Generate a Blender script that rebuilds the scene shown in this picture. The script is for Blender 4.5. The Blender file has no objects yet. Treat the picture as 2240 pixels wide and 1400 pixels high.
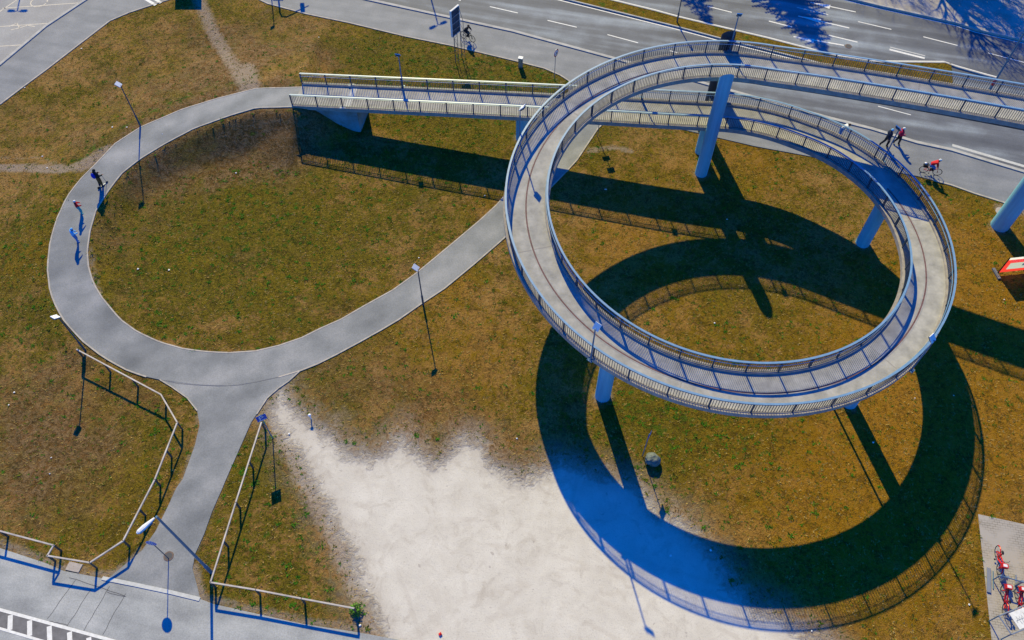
# Aerial view of a spiral foot and cycle ramp over a road
import bpy, bmesh, math, random, json
import numpy as np
from mathutils import Vector, Matrix
random.seed(7); np.random.seed(7)
R=math.radians
D=json.loads('''{"loop_out":[[-17.73,55.49,2.15],[-18.56,55.51,2.11],[-19.38,55.53,2.06],[-20.21,55.55,2.02],[-21.04,55.57,1.98],[-21.86,55.58,1.93],[-22.64,55.32,1.89],[-23.43,55.05,1.85],[-24.21,54.79,1.8],[-24.99,54.52,1.76],[-25.75,54.2,1.72],[-26.52,53.88,1.67],[-27.28,53.56,1.63],[-28.01,53.19,1.59],[-28.71,52.74,1.54],[-29.4,52.29,1.5],[-30.1,51.85,1.46],[-30.8,51.4,1.41],[-31.36,50.8,1.37],[-31.92,50.2,1.33],[-32.48,49.59,1.28],[-32.83,48.84,1.24],[-33.16,48.08,1.2],[-33.51,47.34,1.15],[-33.88,46.6,1.11],[-34.24,45.85,1.07],[-34.51,45.07,1.02],[-34.75,44.28,0.98],[-34.88,43.47,0.94],[-34.93,42.65,0.89],[-34.99,41.82,0.85],[-34.95,41.0,0.81],[-34.9,40.17,0.76],[-34.81,39.35,0.72],[-34.64,38.54,0.68],[-34.47,37.73,0.63],[-34.26,36.94,0.59],[-33.96,36.17,0.54],[-33.66,35.4,0.5],[-33.27,34.67,0.46],[-32.83,33.97,0.41],[-32.35,33.3,0.37],[-31.83,32.66,0.33],[-31.24,32.08,0.28],[-30.64,31.52,0.24],[-30.02,30.96,0.2],[-29.35,30.48,0.15],[-28.68,30.0,0.11],[-27.98,29.57,0.07],[-27.25,29.17,0.03],[-26.52,28.79,0.0],[-25.75,28.49,0.0],[-24.97,28.22,0.0],[-24.16,28.03,0.0],[-23.35,27.9,0.0],[-22.53,27.77,0.0],[-21.71,27.65,0.0],[-20.89,27.58,0.0],[-20.06,27.55,0.0],[-19.24,27.53,0.0]],"loop_in":[[-18.29,53.02,2.15],[-18.95,53.05,2.11],[-19.61,53.07,2.06],[-20.27,53.1,2.02],[-20.93,53.13,1.98],[-21.58,53.09,1.93],[-22.19,52.85,1.89],[-22.81,52.62,1.85],[-23.43,52.38,1.8],[-24.03,52.11,1.76],[-24.62,51.82,1.72],[-25.22,51.53,1.67],[-25.81,51.25,1.63],[-26.39,50.93,1.59],[-26.91,50.52,1.54],[-27.43,50.12,1.5],[-27.95,49.71,1.46],[-28.46,49.29,1.41],[-28.94,48.84,1.37],[-29.42,48.38,1.33],[-29.9,47.93,1.28],[-30.32,47.42,1.24],[-30.71,46.89,1.2],[-31.1,46.36,1.15],[-31.34,45.75,1.11],[-31.55,45.12,1.07],[-31.76,44.5,1.02],[-31.92,43.85,0.98],[-32.07,43.21,0.94],[-32.21,42.57,0.89],[-32.19,41.91,0.85],[-32.17,41.25,0.81],[-32.14,40.59,0.76],[-32.04,39.94,0.72],[-31.94,39.28,0.68],[-31.82,38.64,0.63],[-31.61,38.01,0.59],[-31.4,37.38,0.54],[-31.11,36.79,0.5],[-30.81,36.21,0.46],[-30.46,35.65,0.41],[-30.06,35.12,0.37],[-29.65,34.6,0.33],[-29.19,34.13,0.28],[-28.73,33.65,0.24],[-28.27,33.18,0.2],[-27.78,32.74,0.15],[-27.24,32.37,0.11],[-26.7,31.99,0.07],[-26.11,31.68,0.04],[-25.52,31.4,0.02],[-24.92,31.12,0.01],[-24.3,30.9,0.0],[-23.67,30.71,0.0],[-23.03,30.51,0.0],[-22.38,30.4,0.0],[-21.73,30.3,0.0],[-21.08,30.23,0.0],[-20.42,30.19,0.0],[-19.76,30.16,0.0]],"right_in":[[-19.76,30.16],[-17.87,30.31],[-16.35,30.76],[-14.84,31.41],[-13.65,32.19],[-12.28,32.97],[-10.7,34.18],[-8.73,35.62],[-6.99,37.31],[-4.71,39.87],[-2.6,42.28],[-1.26,43.95],[0.76,47.05],[2.7,50.65],[4.16,53.89],[4.98,56.66],[5.15,58.92]],"right_out":[[-19.24,27.53],[-17.43,27.81],[-15.94,28.2],[-14.54,28.71],[-13.42,29.26],[-12.25,30.0],[-10.77,31.02],[-9.26,32.1],[-8.12,32.97],[-6.57,34.38],[-4.98,35.74],[-2.91,37.96],[-1.22,39.87],[-0.63,40.55],[1.45,43.37],[3.15,45.93],[4.59,47.87],[5.39,49.03],[7.32,52.75],[8.52,54.29],[9.59,55.28]],"stub_l":[[-24.01,28.0],[-23.1,27.46],[-21.82,26.58],[-20.93,25.61],[-20.54,24.52],[-20.53,23.11],[-20.68,21.67],[-20.79,20.73],[-21.04,20.18],[-21.26,19.07],[-21.64,17.41],[-22.17,16.19],[-22.84,15.45],[-23.75,14.5]],"stub_r":[[-14.54,28.71],[-15.2,27.88],[-15.8,27.34],[-16.44,26.57],[-16.93,25.36],[-17.19,24.75],[-17.59,22.88],[-18.05,20.73],[-18.16,20.12],[-18.48,18.62],[-18.67,17.18],[-18.94,16.0],[-18.91,15.09],[-18.51,14.29],[-18.06,13.31]],"sidewalk":[[-50.81,45.76],[-44.82,55.84],[-43.6,58.14],[-42.31,60.45],[-40.34,64.26],[-38.53,67.72],[-37.03,69.01],[-34.74,70.47],[-33.64,71.13],[-31.6,72.03],[-28.03,72.25],[-25.15,71.34],[-23.87,70.45],[-19.75,68.76],[-15.71,67.46],[-10.09,65.36],[-5.73,63.99],[0.03,61.86],[2.94,60.7],[4.36,59.74],[5.15,58.92],[4.98,56.66],[7.59,55.17],[11.06,53.88],[20.35,50.62],[33.07,47.15],[34.2,46.69],[35.49,46.18],[37.05,45.27],[39.55,44.04],[45.6,41.97],[54.67,38.76],[56.12,41.63],[41.88,47.5],[36.68,50.05],[34.06,50.92],[30.64,52.6],[27.48,53.86],[9.06,62.04],[0.03,65.96],[-5.9,68.02],[-14.32,70.95],[-19.04,72.77],[-25.86,75.35],[-33.35,75.76],[-39.42,74.19],[-41.73,71.15],[-44.37,66.81],[-46.71,61.17],[-52.99,50.73]],"kerb_near":[[-25.89,75.51],[-19.07,73.0],[-14.33,71.1],[-5.9,68.16],[0.03,66.1],[9.07,62.17],[27.51,53.97],[30.66,52.71],[34.09,51.03],[36.71,50.16],[41.92,47.6],[56.16,41.72]],"kerb_nw":[[-52.99,50.73],[-46.71,61.17],[-44.37,66.81],[-41.73,71.15],[-39.53,74.59]],"road_n":[[-25.89,75.51],[-19.07,73.0],[-14.33,71.1],[-5.9,68.16],[0.03,66.1],[9.07,62.17],[27.51,53.97],[30.66,52.71],[34.09,51.03],[36.71,50.16],[41.92,47.6],[56.16,41.72],[63.64,56.56],[47.94,64.44],[43.94,66.09],[42.38,67.08],[35.62,69.82],[33.01,71.01],[22.28,75.65],[-5.9,85.93],[-38.38,97.77]],"parking":[[-53.04,50.84],[-46.74,61.23],[-44.39,66.88],[-41.75,71.22],[-39.55,74.66],[-44.73,93.66],[-72.07,79.09]],"median":[[-15.21,79.82],[5.29,71.06],[15.69,66.7],[19.64,64.9],[21.14,64.28],[26.88,61.88],[28.6,61.1],[32.05,59.06],[35.64,57.21],[38.25,56.48],[39.37,58.43],[40.08,61.27],[39.54,61.4],[32.87,61.48],[29.91,62.27],[26.04,64.0],[24.06,64.89],[20.63,66.27],[16.07,68.12],[13.76,69.2],[9.33,71.05],[-10.44,79.81]],"pavement_n":[[63.73,56.74],[47.98,64.57],[43.98,66.23],[42.42,67.22],[35.66,69.97],[33.05,71.16],[22.31,75.81],[8.68,80.79],[16.01,108.9],[94.92,97.47]],"road_sw":[[-39.92,18.35],[-30.77,16.34],[-27.73,15.43],[-26.5,14.96],[-23.79,14.48],[-18.09,13.34],[-17.27,13.05],[-14.71,12.51],[-12.01,11.95],[-8.7,11.47],[-5.68,10.95],[-0.53,10.09],[-0.5,4.3],[-33.59,4.33]],"bike_paving":[[28.68,18.45],[31.26,17.81],[36.59,16.55],[31.83,5.31],[25.6,5.32],[27.04,11.04],[27.66,13.84],[28.19,16.28]],"dirt":[[-15.73,27.34],[-14.27,25.43],[-12.6,24.25],[-10.66,23.0],[-8.96,22.29],[-7.99,22.93],[-7.18,23.91],[-6.21,22.76],[-4.98,21.96],[-3.99,22.76],[-3.29,23.74],[-2.24,23.41],[-1.33,21.96],[0.28,20.86],[2.03,21.48],[3.07,22.11],[4.93,21.32],[6.35,20.95],[7.89,20.33],[9.03,18.88],[10.59,17.77],[12.0,15.88],[12.82,14.12],[13.96,12.94],[15.69,12.3],[17.91,10.56],[18.93,6.41],[-6.34,6.43],[-7.37,11.07],[-8.0,12.32],[-8.82,13.88],[-9.87,16.04],[-11.19,18.32],[-12.52,20.42],[-13.81,22.29],[-15.09,23.92],[-16.16,25.43]],"lines":{},"dash":[[[-5.49,71.23],[-5.03,70.93]],[[-2.15,69.96],[0.56,68.94]],[[3.41,67.78],[6.16,66.72]],[[9.0,65.6],[11.79,64.37]],[[14.61,63.22],[17.25,62.03]],[[19.05,70.0],[21.27,69.04]],[[27.71,69.84],[30.52,68.67]],[[29.21,70.64],[33.27,69.1]],[[27.57,68.46],[32.06,66.6]],[[24.61,67.67],[26.66,66.75]],[[29.86,65.5],[32.33,64.47]],[[26.5,65.3],[30.94,64.0]],[[33.13,67.59],[36.0,66.39]],[[38.72,65.27],[41.55,63.98]],[[44.0,62.9],[46.89,61.52]],[[31.99,55.6],[34.55,54.48]]],"dashw":[0.12,0.12,0.12,0.12,0.12,0.14,0.1,0.14,0.16,0.16,0.16,0.18,0.12,0.12,0.1,0.1],"thick":[[35.04,63.39],[37.94,62.12]],"arrowheads":[[[30.77,69.98],[29.21,70.64]],[[29.39,67.74],[27.57,68.46]],[[28.1,64.68],[26.5,65.3]]],"med_top":[[-10.44,79.81],[9.33,71.05],[13.76,69.2],[16.07,68.12],[20.63,66.27],[24.06,64.89],[26.04,64.0],[29.91,62.27],[32.87,61.48],[39.54,61.4],[40.4,60.82],[42.54,59.74],[43.61,59.23]],"med_bot":[[-15.21,79.82],[5.29,71.06],[15.69,66.7],[19.64,64.9],[21.14,64.28],[26.88,61.88],[28.6,61.1],[32.05,59.06],[35.64,57.21]],"far_kerb":[[8.68,80.79],[22.31,75.81],[33.05,71.16],[35.66,69.97],[42.42,67.22],[43.98,66.23],[47.98,64.57],[63.73,56.74]],"shoulder":[[36.75,50.27],[41.97,47.76],[47.09,45.61]],"park_lines":[[[-51.23,66.54],[-44.22,67.3]],[[-50.13,63.6],[-45.61,64.06]],[[-49.52,69.68],[-42.23,70.55]],[[-50.11,68.24],[-48.43,71.31]]],"sw_line1":[[-31.29,13.33],[-29.49,12.73],[-22.79,11.09],[-17.78,9.75]],"sw_line2":[[-30.9,12.3],[-29.12,11.69],[-26.79,11.09],[-20.76,9.52]],"sw_rungs":[[[-29.96,12.73],[-29.74,11.97]],[[-28.75,12.42],[-28.49,11.59]],[[-27.55,12.12],[-27.26,11.27]],[[-26.33,11.81],[-26.02,10.95]],[[-25.08,11.49],[-24.76,10.6]],[[-23.9,11.19],[-23.57,10.31]]],"sw_cracks":[[[-26.56,12.22],[-25.61,14.43]],[[-25.32,11.84],[-24.56,13.89]],[[-24.28,11.59],[-23.53,14.03]],[[-23.17,11.34],[-22.49,13.63]],[[-26.05,14.56],[-22.46,13.5]],[[-26.39,12.09],[-25.27,11.84]],[[-23.58,13.71],[-22.44,13.45]]],"stub_kerb":[[-24.08,14.53],[-21.96,14.13],[-19.85,13.71],[-18.09,13.31]],"crack":[[-23.94,28.0],[-22.69,27.71],[-21.42,27.57],[-19.85,27.49],[-18.62,27.56],[-17.43,27.81],[-15.94,28.2],[-14.59,28.64]],"nw_marks":[[[-35.98,71.14],[-34.75,70.17]],[[-35.53,71.51],[-34.31,70.54]]],"fence1":[[-29.7,29.73],[-23.17,26.3],[-21.61,24.24],[-22.08,20.3],[-22.99,16.43],[-24.58,15.13],[-27.18,15.54],[-27.01,16.16],[-30.5,17.03],[-34.11,17.91]],"fence2":[[-16.18,24.24],[-16.79,18.81],[-17.31,13.99],[-14.64,13.57],[-11.96,13.08],[-8.92,12.54]],"pts":{"lampA":[-30.89,51.54,1.41],"lampB":[-29.69,30.26,0.16],"lampC":[-6.44,34.29,0.0],"roundsign":[-20.46,15.69,0.0],"boulder_sign":[8.4,22.39,0.0],"psign":[-15.58,23.59,0.0],"biglamp":[-17.75,14.87,0.0],"noentry":[3.81,59.3,0.0],"box":[0.78,60.89,0.0],"rpole":[42.52,57.81,0.0],"medlamp":[15.77,67.41,0.0],"whitepost":[-13.28,25.02,0.0],"boulder":[8.96,21.82,0.0],"bush":[-8.96,12.68,0.0],"manhole":[-20.49,15.83,0.0],"plate":[-25.94,15.18,0.0],"manhole2":[31.33,63.86,0.0],"blueblob":[35.56,30.28,0.0],"banner_l":[36.19,37.12,0.0],"banner_r":[38.26,37.38,0.0],"bannershadow":[36.75,34.64,0.0],"pack":[-32.34,45.03,1.05],"redkid":[-33.23,42.3,0.87],"bluekid":[-32.77,39.6,0.71],"ped1":[31.21,50.6,0.0],"ped2":[32.28,50.87,0.0],"whiteped":[27.63,51.71,0.0],"rcyc_r":[33.53,47.57,0.0],"rcyc_f":[34.56,47.25,0.0],"bcyc_r":[-4.61,65.08,0.0],"bcyc_f":[-3.69,64.46,0.0],"twoplate":[7.26,51.8,0.0],"red":[-4.06,11.37,0.0],"bb1":[-5.29,61.61,0.0],"bb2":[-4.69,62.46,0.0],"bb3":[-4.91,61.61,0.0],"bb4":[-4.27,62.26,0.0],"sh_dlamp":[-7.03,66.95,0.0],"sh_tl":[-22.56,69.49,0.0],"sh_tl2":[-22.21,67.9,0.0],"sh_tl3":[-19.79,70.0,0.0],"sh_pole":[-22.64,66.76,0.01],"sh_box_l":[-32.72,69.51,0.0],"sh_box_r":[-30.15,69.5,0.0],"sh_nwlamp":[-47.92,69.17,0.0],"sh_nw2":[-45.92,69.82,0.0],"sh_nw3":[-40.0,70.11,0.0],"con1":[28.89,63.4,0.0],"con2":[18.84,67.76,0.0],"bare1":[36.16,66.81,0.0],"bare2":[43.26,61.92,0.0],"rack1":[28.23,14.42,0.0],"rack2":[29.86,13.89,0.0],"bikeA":[28.73,15.04,0.0],"bikeAf":[29.06,16.41,0.0],"can1":[27.72,12.06,0.0],"can2":[29.25,12.62,0.0],"can3":[27.57,11.09,0.0],"manh_far":[38.58,43.31,0.0],"col_o":[32.63,39.68,0.0]},"trails":[[[[-31.11,71.88],[-28.33,66.08],[-25.67,61.21],[-22.95,56.22]],1.0,0.75],[[[-23.65,59.1],[-22.5,55.9]],1.3,0.9],[[[-44.34,48.16],[-39.77,48.08],[-36.16,47.15],[-34.23,47.41],[-33.01,49.12]],0.55,1.0],[[[-44.8,49.37],[-39.41,49.27],[-34.82,46.84]],0.5,0.5],[[[-34.74,47.19],[-33.26,48.63]],1.0,0.8],[[[-31.75,39.01],[-30.86,36.75],[-29.91,34.77],[-28.96,33.23]],0.45,0.6],[[[-26.55,31.89],[-22.99,30.36],[-19.72,29.97],[-16.01,30.65]],0.35,0.55],[[[-20.93,25.61],[-20.36,24.09],[-20.52,22.78],[-20.79,20.12],[-21.08,18.33]],0.45,0.6],[[[-18.91,15.09],[-18.37,13.89],[-17.87,13.16]],0.6,0.8],[[[-22.17,16.19],[-22.8,15.29],[-23.79,14.64],[-26.56,15.15],[-30.87,16.62]],0.5,0.7],[[[-17.3,13.23],[-14.74,12.64],[-12.03,12.08],[-8.59,11.62]],0.5,0.7],[[[6.32,50.1],[8.45,50.53],[9.95,50.09]],0.5,0.7],[[[38.7,43.65],[40.42,43.41]],0.8,0.8],[[[-9.48,23.09],[-6.47,22.28],[-3.52,21.96],[-0.59,20.4]],1.4,0.35],[[[-6.56,23.58],[-4.82,24.57]],1.0,0.4],[[[4.72,58.49],[2.52,60.57],[-3.35,62.79]],0.25,0.5],[[[16.03,34.96],[15.36,30.61]],0.5,0.3],[[[-13.84,26.64],[-10.8,24.24],[-6.47,22.28]],0.9,0.45],[[[-15.58,25.09],[-13.76,21.98],[-11.35,18.03],[-9.31,14.68],[-8.06,11.57]],1.0,0.75],[[[-7.53,24.57],[-5.66,23.58]],0.9,0.5],[[[-14.54,28.71],[-13.42,29.26],[-12.25,30.0],[-10.77,31.02],[-9.26,32.1],[-8.12,32.97],[-6.57,34.38],[-4.98,35.74],[-2.91,37.96],[-1.22,39.87],[-0.63,40.55],[1.45,43.37],[3.15,45.93],[4.59,47.87],[5.39,49.03],[7.32,52.75],[8.52,54.29],[9.59,55.28]],0.28,0.42],[[[-19.76,30.16],[-17.87,30.31],[-16.35,30.76],[-14.84,31.41],[-13.65,32.19],[-12.28,32.97],[-10.7,34.18],[-8.73,35.62],[-6.99,37.31],[-4.71,39.87],[-2.6,42.28],[-1.26,43.95],[0.76,47.05],[2.7,50.65],[4.16,53.89],[4.98,56.66],[5.15,58.92]],0.25,0.36],[[[-17.73,55.49],[-19.38,55.53],[-21.04,55.57],[-22.64,55.32],[-24.21,54.79],[-25.75,54.2],[-27.28,53.56],[-28.71,52.74],[-30.1,51.85],[-31.36,50.8],[-32.48,49.59],[-33.16,48.08],[-33.88,46.6],[-34.51,45.07],[-34.88,43.47],[-34.99,41.82],[-34.9,40.17],[-34.64,38.54],[-34.26,36.94],[-33.66,35.4],[-32.83,33.97],[-31.83,32.66],[-30.64,31.52],[-29.35,30.48],[-27.98,29.57],[-26.52,28.79],[-24.97,28.22],[-23.35,27.9],[-21.71,27.65],[-20.06,27.55],[-19.24,27.53]],0.33,0.42],[[[-18.29,53.02],[-19.61,53.07],[-20.93,53.13],[-22.19,52.85],[-23.43,52.38],[-24.62,51.82],[-25.81,51.25],[-26.91,50.52],[-27.95,49.71],[-28.94,48.84],[-29.9,47.93],[-30.71,46.89],[-31.34,45.75],[-31.76,44.5],[-32.07,43.21],[-32.19,41.91],[-32.14,40.59],[-31.94,39.28],[-31.61,38.01],[-31.11,36.79],[-30.46,35.65],[-29.65,34.6],[-28.73,33.65],[-27.78,32.74],[-26.7,31.99],[-25.52,31.4],[-24.3,30.9],[-23.03,30.51],[-21.73,30.3],[-20.42,30.19],[-19.76,30.16]],0.38,0.42],[[[-24.01,28.0],[-23.1,27.46],[-21.82,26.58],[-20.93,25.61],[-20.54,24.52],[-20.53,23.11],[-20.68,21.67],[-20.79,20.73],[-21.04,20.18],[-21.26,19.07],[-21.64,17.41],[-22.17,16.19],[-22.84,15.45],[-23.75,14.5]],0.35,0.5],[[[-14.54,28.71],[-15.2,27.88],[-15.8,27.34],[-16.44,26.57],[-16.93,25.36],[-17.19,24.75],[-17.59,22.88],[-18.05,20.73],[-18.16,20.12],[-18.48,18.62],[-18.67,17.18],[-18.94,16.0],[-18.91,15.09],[-18.51,14.29],[-18.06,13.31]],0.35,0.5],[[[-44.82,55.84],[-43.6,58.14],[-42.31,60.45],[-40.34,64.26],[-38.53,67.72],[-37.03,69.01],[-34.74,70.47],[-33.64,71.13],[-31.6,72.03],[-28.03,72.25],[-25.15,71.34],[-23.87,70.45],[-19.75,68.76],[-15.71,67.46],[-10.09,65.36],[-5.73,63.99],[0.03,61.86],[2.94,60.7],[4.36,59.74],[5.15,58.92],[4.98,56.66]],0.25,0.4]],"g_blobs":[[-18.12,43.98,6,0.45],[-25.77,42.55,4,0.45],[-26.39,35.02,3.5,0.5],[-14.19,36.26,5,0.2],[-4.92,59.44,4,0.7],[-11.43,63.33,4,0.45],[2.5,59.74,3,0.9],[-4.65,52.32,4,0.6],[-35.29,35.18,3,0.5],[-37.23,41.17,2.5,0.5],[-24.03,25.61,3,0.4],[10.7,23.56,4.5,0.35],[10.04,25.74,2.2,0.9],[14.58,25.56,2.5,0.5],[17.25,23.55,4,0.1],[-13.74,16.32,3.5,0.45],[-16.45,22.3,2,0.6],[24.97,45.39,4,0.2],[26.67,37.48,2,0.5],[-16.27,55.02,2,0.5],[17.03,32.93,4,0.1],[35.98,45.37,3,0.3]],"g_lines":[[[[-35.39,47.88],[-33.24,50.52],[-30.52,53.44],[-27.49,55.61],[-22.86,56.7]],0.6,1.4],[[[-18.81,56.39],[-9.04,59.45],[3.29,58.18]],0.8,0.6],[[[7.12,54.0],[8.15,51.74],[6.83,49.02]],1.0,0.5]],"o_blobs":[[28.26,30.97,6,0.8],[33.72,32.91,5,0.8],[22.04,13.58,5,0.8],[16.44,19.17,5,0.55],[12.35,32.15,4,0.45],[8.0,39.27,3.5,0.5],[10.16,43.94,3,0.4],[-3.72,27.33,4,0.35],[-2.28,32.17,4,0.4],[-26.95,27.36,3,0.35],[-23.05,18.33,3,0.35],[18.35,50.08,4,0.4],[30.42,22.88,5,0.8],[24.77,23.87,4,0.6],[-36.32,38.47,2.5,0.5],[-4.75,36.67,1.5,0.7],[-2.16,43.95,1.5,0.5],[-10.44,32.58,3,0.3],[-19.85,30.65,3,0.2],[20.08,49.0,4,0.3],[36.55,41.51,4,0.6]],"b_blobs":[[-32.25,25.62,4,0.6],[-27.5,23.93,4,0.5],[-38.44,54.65,5,0.3],[-31.75,53.39,5,0.35],[-23.88,62.62,4,0.45],[-28.85,61.81,4,0.4],[-24.2,51.21,3,1.1],[-27.65,49.66,2.5,1.1],[-19.71,50.71,3,1.2],[-22.04,51.77,2.5,0.9],[-29.84,47.76,2,0.9],[-8.28,26.28,4,0.45],[-3.59,23.9,2.5,0.6],[-0.89,22.6,2,0.6],[-12.54,33.78,4,0.2],[-31.1,40.39,2,0.6],[-29.45,20.74,4,0.3],[-19.78,63.26,3,0.6]],"litter":[[-39.99,63.52,0.0],[-43.39,58.02,0.0],[-37.9,47.72,0.37],[-28.79,50.5,1.46],[-27.99,37.56,0.0],[-25.64,37.47,0.0],[-7.04,38.63,0.0],[-2.18,44.99,0.0],[-22.56,47.5,0.0],[-14.56,23.92,0.0],[-8.05,23.32,0.0],[0.32,23.57,0.0],[7.56,45.67,0.0],[14.47,32.66,0.0],[27.05,26.55,0.0],[23.43,23.28,0.0],[29.72,26.76,0.0],[11.91,16.18,0.0],[9.46,15.85,0.0],[-33.61,26.04,0.0],[-33.58,27.01,0.0],[-29.55,22.22,0.0],[-29.28,21.11,0.0],[-8.47,13.85,0.0],[-8.64,11.85,0.0],[16.29,67.69,0.0],[26.38,13.0,0.0],[16.99,11.54,0.0],[-33.46,51.83,1.0],[-32.05,51.48,1.31],[-38.88,49.26,0.15],[35.85,34.73,0.0],[16.83,42.48,0.0],[7.48,45.67,0.0],[-18.03,64.71,0.34]],"rbikes":[[28.76,15.49,4.489,"red rental bicycle standing at the far side of the rail, leftmost"],[30.51,15.28,4.558,"red rental bicycle standing at the far side of the rail, cut by the right edge"],[28.32,13.19,1.335,"red rental bicycle on the near side of the rail, leftmost"],[29.1,13.06,1.342,"red rental bicycle on the near side of the rail, at the picture edge"]],"tracks":[[-407.76,-158.66,437.01],[1.09,4.21,8.38],[-11.97,11.47,7.99],[-4.24,-12.01,28.64],[-12.13,24.94,15.29],[6.06,-4.74,18.39]]}''')   # ground plan in metres
SC=bpy.context.scene
COL=SC.collection
# ---------------------------------------------------------------- camera
cam=bpy.data.cameras.new('camera'); camo=bpy.data.objects.new('camera',cam); COL.objects.link(camo)
cam.sensor_width=36; cam.lens=28.57; cam.clip_start=.5; cam.clip_end=3000
camo.location=(0,0,48); camo.rotation_euler=(R(34.47),0,0); SC.camera=camo
# ---------------------------------------------------------------- light
SUNV=Vector((.294,-1.3505,-1)).normalized()          # direction the sunlight travels
sl=bpy.data.lights.new('sun','SUN'); sl.energy=5.0; sl.angle=R(.5); sl.color=(1,.862,.35)
so=bpy.data.objects.new('sun',sl); COL.objects.link(so); so.rotation_euler=SUNV.to_track_quat('-Z','Y').to_euler(); so.location=(-10,60,60)
wd=bpy.data.worlds.new('World'); SC.world=wd; wd.use_nodes=True
nt=wd.node_tree; bg=nt.nodes['Background']; sky=nt.nodes.new('ShaderNodeTexSky'); sky.sky_type='NISHITA'; sky.sun_disc=False
sky.sun_elevation=math.asin(-SUNV.z); sky.sun_rotation=math.atan2(-SUNV.x,-SUNV.y); sky.air_density=1.0; sky.dust_density=.3; sky.ozone_density=4
hs=nt.nodes.new('ShaderNodeHueSaturation'); hs.inputs['Saturation'].default_value=1.55; hs.inputs['Value'].default_value=1
nt.links.new(sky.outputs[0],hs.inputs['Color']); tn=nt.nodes.new('ShaderNodeMix'); tn.data_type='RGBA'; tn.blend_type='MULTIPLY'; tn.inputs[0].default_value=1; tn.inputs[7].default_value=(.10,.90,1.70,1); nt.links.new(hs.outputs[0],tn.inputs[6]); nt.links.new(tn.outputs[2],bg.inputs[0]); bg.inputs[1].default_value=.115
vs=SC.view_settings; vs.view_transform='Standard'; vs.look='None'; vs.exposure=.25; vs.gamma=1
SC.cycles.max_bounces=5; SC.cycles.diffuse_bounces=3
# ---------------------------------------------------------------- materials
MATS={}
def mat(name,col,rough=.8,metal=0,var=.0,scale=3,bump=0,bscale=20,col2=None,detail=6,spec=.3,stretch=None):
    m=bpy.data.materials.new(name); m.use_nodes=True; n=m.node_tree.nodes; l=m.node_tree.links
    b=n['Principled BSDF']; b.inputs['Roughness'].default_value=rough; b.inputs['Metallic'].default_value=metal
    b.inputs['Specular IOR Level'].default_value=spec
    tc=n.new('ShaderNodeNewGeometry')
    if var or col2:
        nz=n.new('ShaderNodeTexNoise'); nz.inputs['Scale'].default_value=scale; nz.inputs['Detail'].default_value=detail; nz.inputs['Roughness'].default_value=.65
        if stretch:
            mp=n.new('ShaderNodeMapping'); mp.inputs['Scale'].default_value=stretch; l.new(tc.outputs['Position'],mp.inputs[0]); l.new(mp.outputs[0],nz.inputs['Vector'])
        else: l.new(tc.outputs['Position'],nz.inputs['Vector'])
        cr=n.new('ShaderNodeValToRGB'); c2=col2 or tuple(min(1,c*(1+var)) for c in col); c1=col if col2 else tuple(c*(1-var) for c in col)
        cr.color_ramp.elements[0].position=.32; cr.color_ramp.elements[1].position=.68
        cr.color_ramp.elements[0].color=(*c1,1); cr.color_ramp.elements[1].color=(*c2,1)
        l.new(nz.outputs['Fac'],cr.inputs[0]); l.new(cr.outputs[0],b.inputs['Base Color'])
    else: b.inputs['Base Color'].default_value=(*col,1)
    if bump:
        nb=n.new('ShaderNodeTexNoise'); nb.inputs['Scale'].default_value=bscale; nb.inputs['Detail'].default_value=4
        l.new(tc.outputs['Position'],nb.inputs['Vector']); bp=n.new('ShaderNodeBump'); bp.inputs['Strength'].default_value=bump; bp.inputs['Distance'].default_value=.05
        l.new(nb.outputs['Fac'],bp.inputs['Height']); l.new(bp.outputs[0],b.inputs['Normal'])
    MATS[name]=m; return m
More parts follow.
